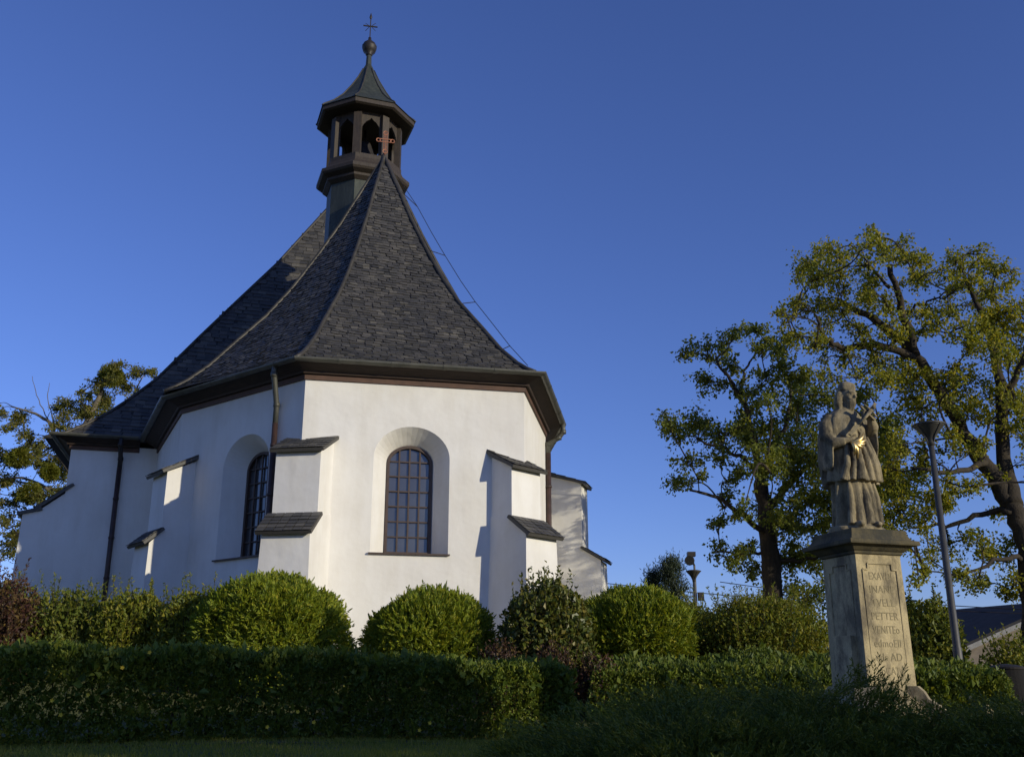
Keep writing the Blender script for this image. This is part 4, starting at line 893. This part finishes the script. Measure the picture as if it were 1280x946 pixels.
tree('linden_tree', 26.0, [([(1292,800),(1287,700),(1268,640),(1236,586),(1204,538),(1174,490),(1145,445)], .31, .14, .3), ([(1145,445),(1105,408),(1072,388),(1045,372)], .15, .05, .8), ([(1145,445),(1128,388),(1112,332)], .13, .07, -.6),
  ([(1142,447),(1095,432),(1050,436),(1030,420),(1020,395)], .12, .035, -1), ([(1268,632),(1254,570),(1250,480),(1232,408),(1205,345)], .24, .05, 1.2), ([(1250,520),(1275,460),(1300,400)], .12, .04, -1), ([(1285,700),(1310,620),(1320,520)], .2, .05, 1.5),
  ([(1112,360),(1090,335),(1078,318)], .05, .02, .5), ([(1130,395),(1150,380),(1180,372)], .05, .02, -.5), ([(1232,578),(1190,590),(1140,585)], .09, .03, -1.5), ([(1265,640),(1235,640),(1190,655),(1140,660)], .10, .03, 1), ([(1285,700),(1250,700),(1200,720)], .08, .03, -1)],
  big, M['linden'], 'tall leaning linden with forked limbs and yellowing crown at right', leaf=(.095, .074), per=290, seed=51, depth=1.25, dup=2)
midc = [(838,531,16),(851,545,16),(872,529,22),(892,549,22),(860,585,18),(844,606,14),(856,444,12),(880,440,14),(908,428,16),(924,414,12),(952,416,14),(952,440,18),(892,480,18),(932,488,16),(916,460,14),(980,472,20),(940,516,20),(960,540,26),(992,512,26),(932,556,24),(952,585,26),(920,597,16),(912,629,14),(900,661,13),(924,641,14),(892,690,13),(916,697,16),(936,690,13),(988,600,28),(1000,573,30),(1000,655,26),(992,695,26),(1010,630,24),(1015,710,26),(1020,745,24),(990,745,20),(1000,470,16),(1015,495,18),(1012,540,24),(1035,500,20),(1045,580,26),(1040,640,26),(1048,700,24),(1060,610,24),(1075,560,26),(1095,600,26),(1090,540,22),(1070,500,20),(1120,620,24),(1110,530,20),(1140,600,22),(960,470,14),(980,440,14),(960,640,16),(940,720,14),(975,560,22),(1020,580,24),(1030,660,24),(1065,690,22),(1080,620,24),(925,530,18),(965,500,18),(1100,560,20),(1020,620,22),(905,575,14),(975,650,18),(1075,530,20)]
tree('maple_tree', 30.0, [([(975,850),(970,790),(963,700),(957,640),(950,600)], .36, .2, 0), ([(960,672),(930,645),(897,622),(862,613)], .10, .03, -1.5), ([(950,600),(935,577),(905,562),(870,550)], .09, .03, 1), ([(950,600),(942,545),(927,500),(912,475),(893,450)], .12, .03, -1), ([(927,500),(932,462),(947,440)], .06, .02, .5),
  ([(950,600),(970,560),(985,520),(990,480)], .13, .03, 1.5), ([(957,640),(1000,590),(1040,560),(1085,545)], .12, .03, -1), ([(957,650),(1010,660),(1060,640),(1100,610)], .10, .03, 1.5), ([(962,700),(1000,700),(1045,690)], .08, .03, -.5), ([(960,690),(925,690),(895,690)], .06, .02, .5)],
  midc, M['maple'], 'broad dark green maple standing behind the stone saint', leaf=(.108, .084), per=310, seed=52, depth=1.3, dup=2)
leftc = [(25,520,12),(40,560,14),(75,585,16),(85,620,16),(65,640,14),(30,665,12),(0,570,14),(-5,520,12),(45,690,12),(150,478,12),(120,520,14),(75,530,14),(80,508,14),(98,517,14),(118,481,11),(172,470,10),(160,484,9),(130,496,12),(148,460,9),(9,537,7),(14,600,14),(53,582,13),(56,617,13),(12,630,13),(9,653,10),(18,672,10),(6,690,10),(15,685,9),(70,560,10),(105,495,9),(140,510,14),(170,500,12),(185,465,8),(110,540,14),(90,545,12),(30,545,8),(-20,600,25),(-30,640,25),(-10,560,14),(40,650,10),(30,690,9),(45,560,10)]
tree('robinia_tree', 66.0, [([(95,800),(90,680),(95,600),(105,540),(122,500),(135,462)], 0.504, 0.084, 0), ([(95,600),(70,560),(65,532),(45,518),(15,508)], 0.224, 0.042, -1), ([(95,620),(60,610),(20,600)], 0.168, 0.042, 1), ([(100,560),(150,520),(182,465)], 0.140, 0.028, 1), ([(90,650),(45,650),(10,660)], 0.140, 0.042, -1), ([(62,530),(48,500),(40,470)], 0.042, 0.014, 0), ([(70,535),(60,500),(62,478)], 0.042, 0.014, .4), ([(95,640),(40,600),(-20,600)], 0.140, 0.042, .6)],
  leftc, M['robinia'], 'sparse tree with bare branches and mistletoe balls behind the church', leaf=(.17, .105), per=240, dup=2, seed=53, depth=1.9, barkmat='bark_pale', droop=.3, mist=((139, 470, 15), (24, 572, 15), (38, 617, 16), (62, 590, 12)))
# pines far behind the lamp
def pine(px_, top, Y, hw, label, seed):
    rg = np.random.default_rng(seed); tp = at(px_, top, Y); x, y = tp[0], tp[1]; z0 = float(ground_z(x, y)); o = thing('pine_tree', (x, y, z0), label, 'pine tree', 'pines beyond the churchyard')
    wd = MB(); wd.tube([V(x, y, z0-.2), V(x+.1, y, (z0+tp[2])/2), tp-V(0, 0, .2)], [.22, .14, .03], 8); lv = MB(); H = tp[2]-z0
    for i in range(70):
        s = rg.uniform(.25, 1)**.8; z = z0+H*s; rr = hw*(1.08-s)**.6*rg.uniform(.5, 1.15); a = rg.uniform(0, 6.28); e = V(x+rr*math.cos(a), y+rr*math.sin(a), z+.25*rr+rg.uniform(0, .3)); st_ = V(x, y, z-.1*rr)
        wd.tube([st_, (st_+e)/2-V(0, 0, .08), e], [.04, .03, .012], 4, cap=False)
        n = 130; c = st_+(e-st_)*rg.uniform(.45, 1.05, n)[:, None]+rg.normal(0, .17, (n, 3)); lv.leaves(c, unit(rg.normal(0, .6, (n, 3))+V(0, 0, .7)), rand_dirs(n, rg), .17, .035)
    wd.build('trunk', M['bark'], o); lv.build('crown', M['pine'], o)
pine(838, 706, 46, 1.25, 'dark blue green pine rising just left of the distant lamp', 61)
pine(817, 722, 47, .9, 'smaller dark pine nestled against the taller one', 62)

# ------------------------------------------------------------------ house beyond
hx, hy = 20.0, 46.0; hz = float(ground_z(hx, hy))
ho = thing('house', (hx, hy, hz), 'low house with dark pitched roof and pale plastered gable, far right', 'house')
M['house_wall'] = mat_noise('pale_render', [(.3, (.15, .12, .095)), (.7, (.24, .20, .155))], 2, .9, 0, .2, 30)
M['house_roof'] = mat_noise('dark_sheet_roof', [(.3, (.022, .021, .021)), (.7, (.040, .038, .037))], 3, .95, 0, .2, 20)
gl_, ap_, gr_ = at(1203, 808, 45), at(1318, 757, 45), at(1433, 808, 45); fz = hz-.3
dpt = V(-.42, .91, 0)*8
mb = MB(); mb.prism([V(gl_[0], 45, fz), V(gr_[0], 45, fz), V(gr_[0], 45, gr_[2]), V(ap_[0], 45, ap_[2]), V(gl_[0], 45, gl_[2])], dpt); mb.build('wall', M['house_wall'], ho)
mb = MB(); of = unit(V(-.42, .91, 0))*.5
for e in (gl_, gr_):
    dv = unit(e-ap_)*.55; mb.prism([ap_-of+V(0, 0, .06), ap_+dpt+of+V(0, 0, .06), e+dpt+of+dv+V(0, 0, .06), e-of+dv+V(0, 0, .06)], (0, 0, .16))
hr = mb.build('roof', M['house_roof'], ho)
mb = MB(); mb.beam(ap_-of*1.05, gl_-of*1.05+unit(gl_-ap_)*.55, .05, .2); mb.beam(ap_-of*1.05, gr_-of*1.05+unit(gr_-ap_)*.55, .05, .2); M['white_board'] = mat_plain('white_board', (.26, .25, .23), .8); mb.build('barge_board', M['white_board'], hr)
wf = MB(); wx = (gl_[0]+gr_[0])/2; wf.box(V(wx, 44.98, fz+1.9), (1.3, .08, 1.3)); wo = wf.build('window', M['white_board'], ho); MB().box(V(wx, 44.93, fz+1.9), (1.1, .02, 1.1)).build('pane', M['glass'], wo)

# overhead cables
for k, (a, b_, lab) in enumerate((((900, 727), (1500, 765), 'upper thin black overhead cable crossing the sky behind the lamp post'), ((700, 722), (1500, 772), 'middle thin overhead cable behind the lamp post'), ((1000, 790), (1500, 776), 'lowest thin overhead cable just above the house roof'))):
    mb = MB(); p, q_ = at(*a, 50+k), at(*b_, 42+k); mb.tube([p+(q_-p)*s-V(0, 0, 1.6*s*(1-s)) for s in np.linspace(0, 1, 14)], .02, 5)
    tag(mb.build('overhead_cable', M['dark_iron'], origin=p), lab, 'cable', 'overhead cables')

# tapering bin, coloured dark for shade, on the path's far side, post beside it
bx = at(1262, 870, 18.5); bx, by = bx[0], 18.5; bz = float(ground_z(bx, by))
bo = thing('litter_bin', (bx, by, bz), 'brown slatted bin with flared skirt under the shrubs, coloured dark for shade, right edge', 'bin')
M['bin'] = mat_noise('shade_toned_brown_slats', [(.3, (.006, .005, .004)), (.7, (.012, .010, .008))], 5, 1.0, 0, .5, 25, .02, (12, 12, 1))  # slat brown lowered to near black, standing in for shade on the bin
z1 = at(1262, 836, 18.5)[2]; z2 = at(1262, 884, 18.5)[2]
mb = MB(); a = np.linspace(0, 2*math.pi, 28, endpoint=False)
mb.loft([[V(bx+r*math.cos(t_), by+r*math.sin(t_), z) for t_ in a] for r, z in ((.30, z1), (.31, z1-.1), (.36, z2+.2), (.41, z2), (.39, z2-.02))]); mb.build('slatted_shell', M['bin'], bo)
mb = MB(); mb.loft([[V(bx+r*math.cos(t_), by+r*math.sin(t_), z) for t_ in a] for r, z in ((.33, bz-.05), (.33, z2-.015))]); mb.build('bin_base', M['dark_iron'], bo)
mb = MB(); mb.loft([[V(bx+r*math.cos(t_), by+r*math.sin(t_), z) for t_ in a] for r, z in ((.32, z1), (.33, z1+.03), (.2, z1+.07), (.03, z1+.09))]); mb.build('lid', M['dark_iron'], bo)
pb = at(1238, 905, 14.0); pz = float(ground_z(pb[0], 14.0))
mb = MB(); mb.loft([[V(pb[0]+s*.05*i, 14.0+s*.05*j, z) for i, j in ((-1, -1), (1, -1), (1, 1), (-1, 1))] for s, z in ((1, pz-.1), (1, pz+.42), (.7, pz+.46))])
tag(mb.build('kerb_post', M['stone'], origin=(pb[0], 14.0, pz)), 'short grey stone post at the end of the bright hedge', 'post')

# ------------------------------------------------------------------ grass of the near lawn
rg = np.random.default_rng(71); n = 75000
x = rg.uniform(-7.5, 2.5, n); y = rg.uniform(8.6, 14.5, n); ok = (np.abs(x) < .56*y+.3); x, y = x[ok], y[ok]
dens_ = lump(np.column_stack([x, y, 0*x]), 2.5, 7); ok = rg.uniform(-1, 1, len(x)) < dens_*.8+.5; x, y = x[ok], y[ok]; n = len(x)
mb = MB(); mb.leaves(np.column_stack([x, y, ground_z(x, y)]), unit(rg.normal(0, .4, (n, 3))+V(0, 0, 1)), rand_dirs(n, rg), rg.uniform(.03, .085, n), .007)
tag(mb.build('grass', M['grass']), kind='stuff')

n = 420; x = rg.uniform(-7.5, 1.5, n); y = 12.0+.327*(x+6.9)+rg.normal(-.35, .45, n)
mb = MB(); mb.leaves(np.column_stack([x, y, ground_z(x, y)+.03]), unit(rg.normal(0, 1, (n, 3))*V(1, 1, .25)), unit(rg.normal(0, .4, (n, 3))+V(0, 0, 1)), rg.uniform(.03, .065, n), .035)
tag(mb.build('fallen_leaves', M['shrub_yellow']), kind='stuff')

# ------------------------------------------------------------------ unseen shrubs, added to cast shade over the foreground
def shade_tree(u, al, rad, top, label, seed, n=5200, lf=(.26, .2)):
    p = V(u*.586+al*.81, u*.81-al*.586); z0 = float(ground_z(*p)); rg = np.random.default_rng(seed); o = thing('shade_shrub', (p[0], p[1], z0), label, 'shrub', 'added shade shrubs right of the lawn')
    c = V(p[0], p[1], z0+(top-z0)*.55); rv = V(rad, rad, (top-z0)*.5); d = rand_dirs(n, rg); q = c+d*rv*(rg.uniform(.3, 1, n)**.4*(1+.1*lump(d*2, 2.5, seed)))[:, None]; q[:, 2] = np.maximum(q[:, 2], z0)
    mb = MB(); mb.leaves(q, rand_dirs(n, rg), rand_dirs(n, rg), lf[0], lf[1]); mb.build('foliage', M['shrub_green'], o)
    st = MB(); st.tube([V(*p, z0-.1), V(*p, z0+1), c], [.15, .12, .05], 8); st.build('branchwork', M['bark'], o)
SH = ((3.2, 7, 1.7, 7.4), (5.6, 7.5, 1.8, 7.4), (8.0, 7, 1.8, 6.9), (9.9, 6.4, 1.45, 6.1))
for k, (u, al, rad, top) in enumerate(SH):
    shade_tree(u, al, rad, top, 'dense tall unseen shrub, added in a row right of the lawn to shade it', 80+k)

for o in bpy.data.objects:
    if '_w' in o: del o['_w']
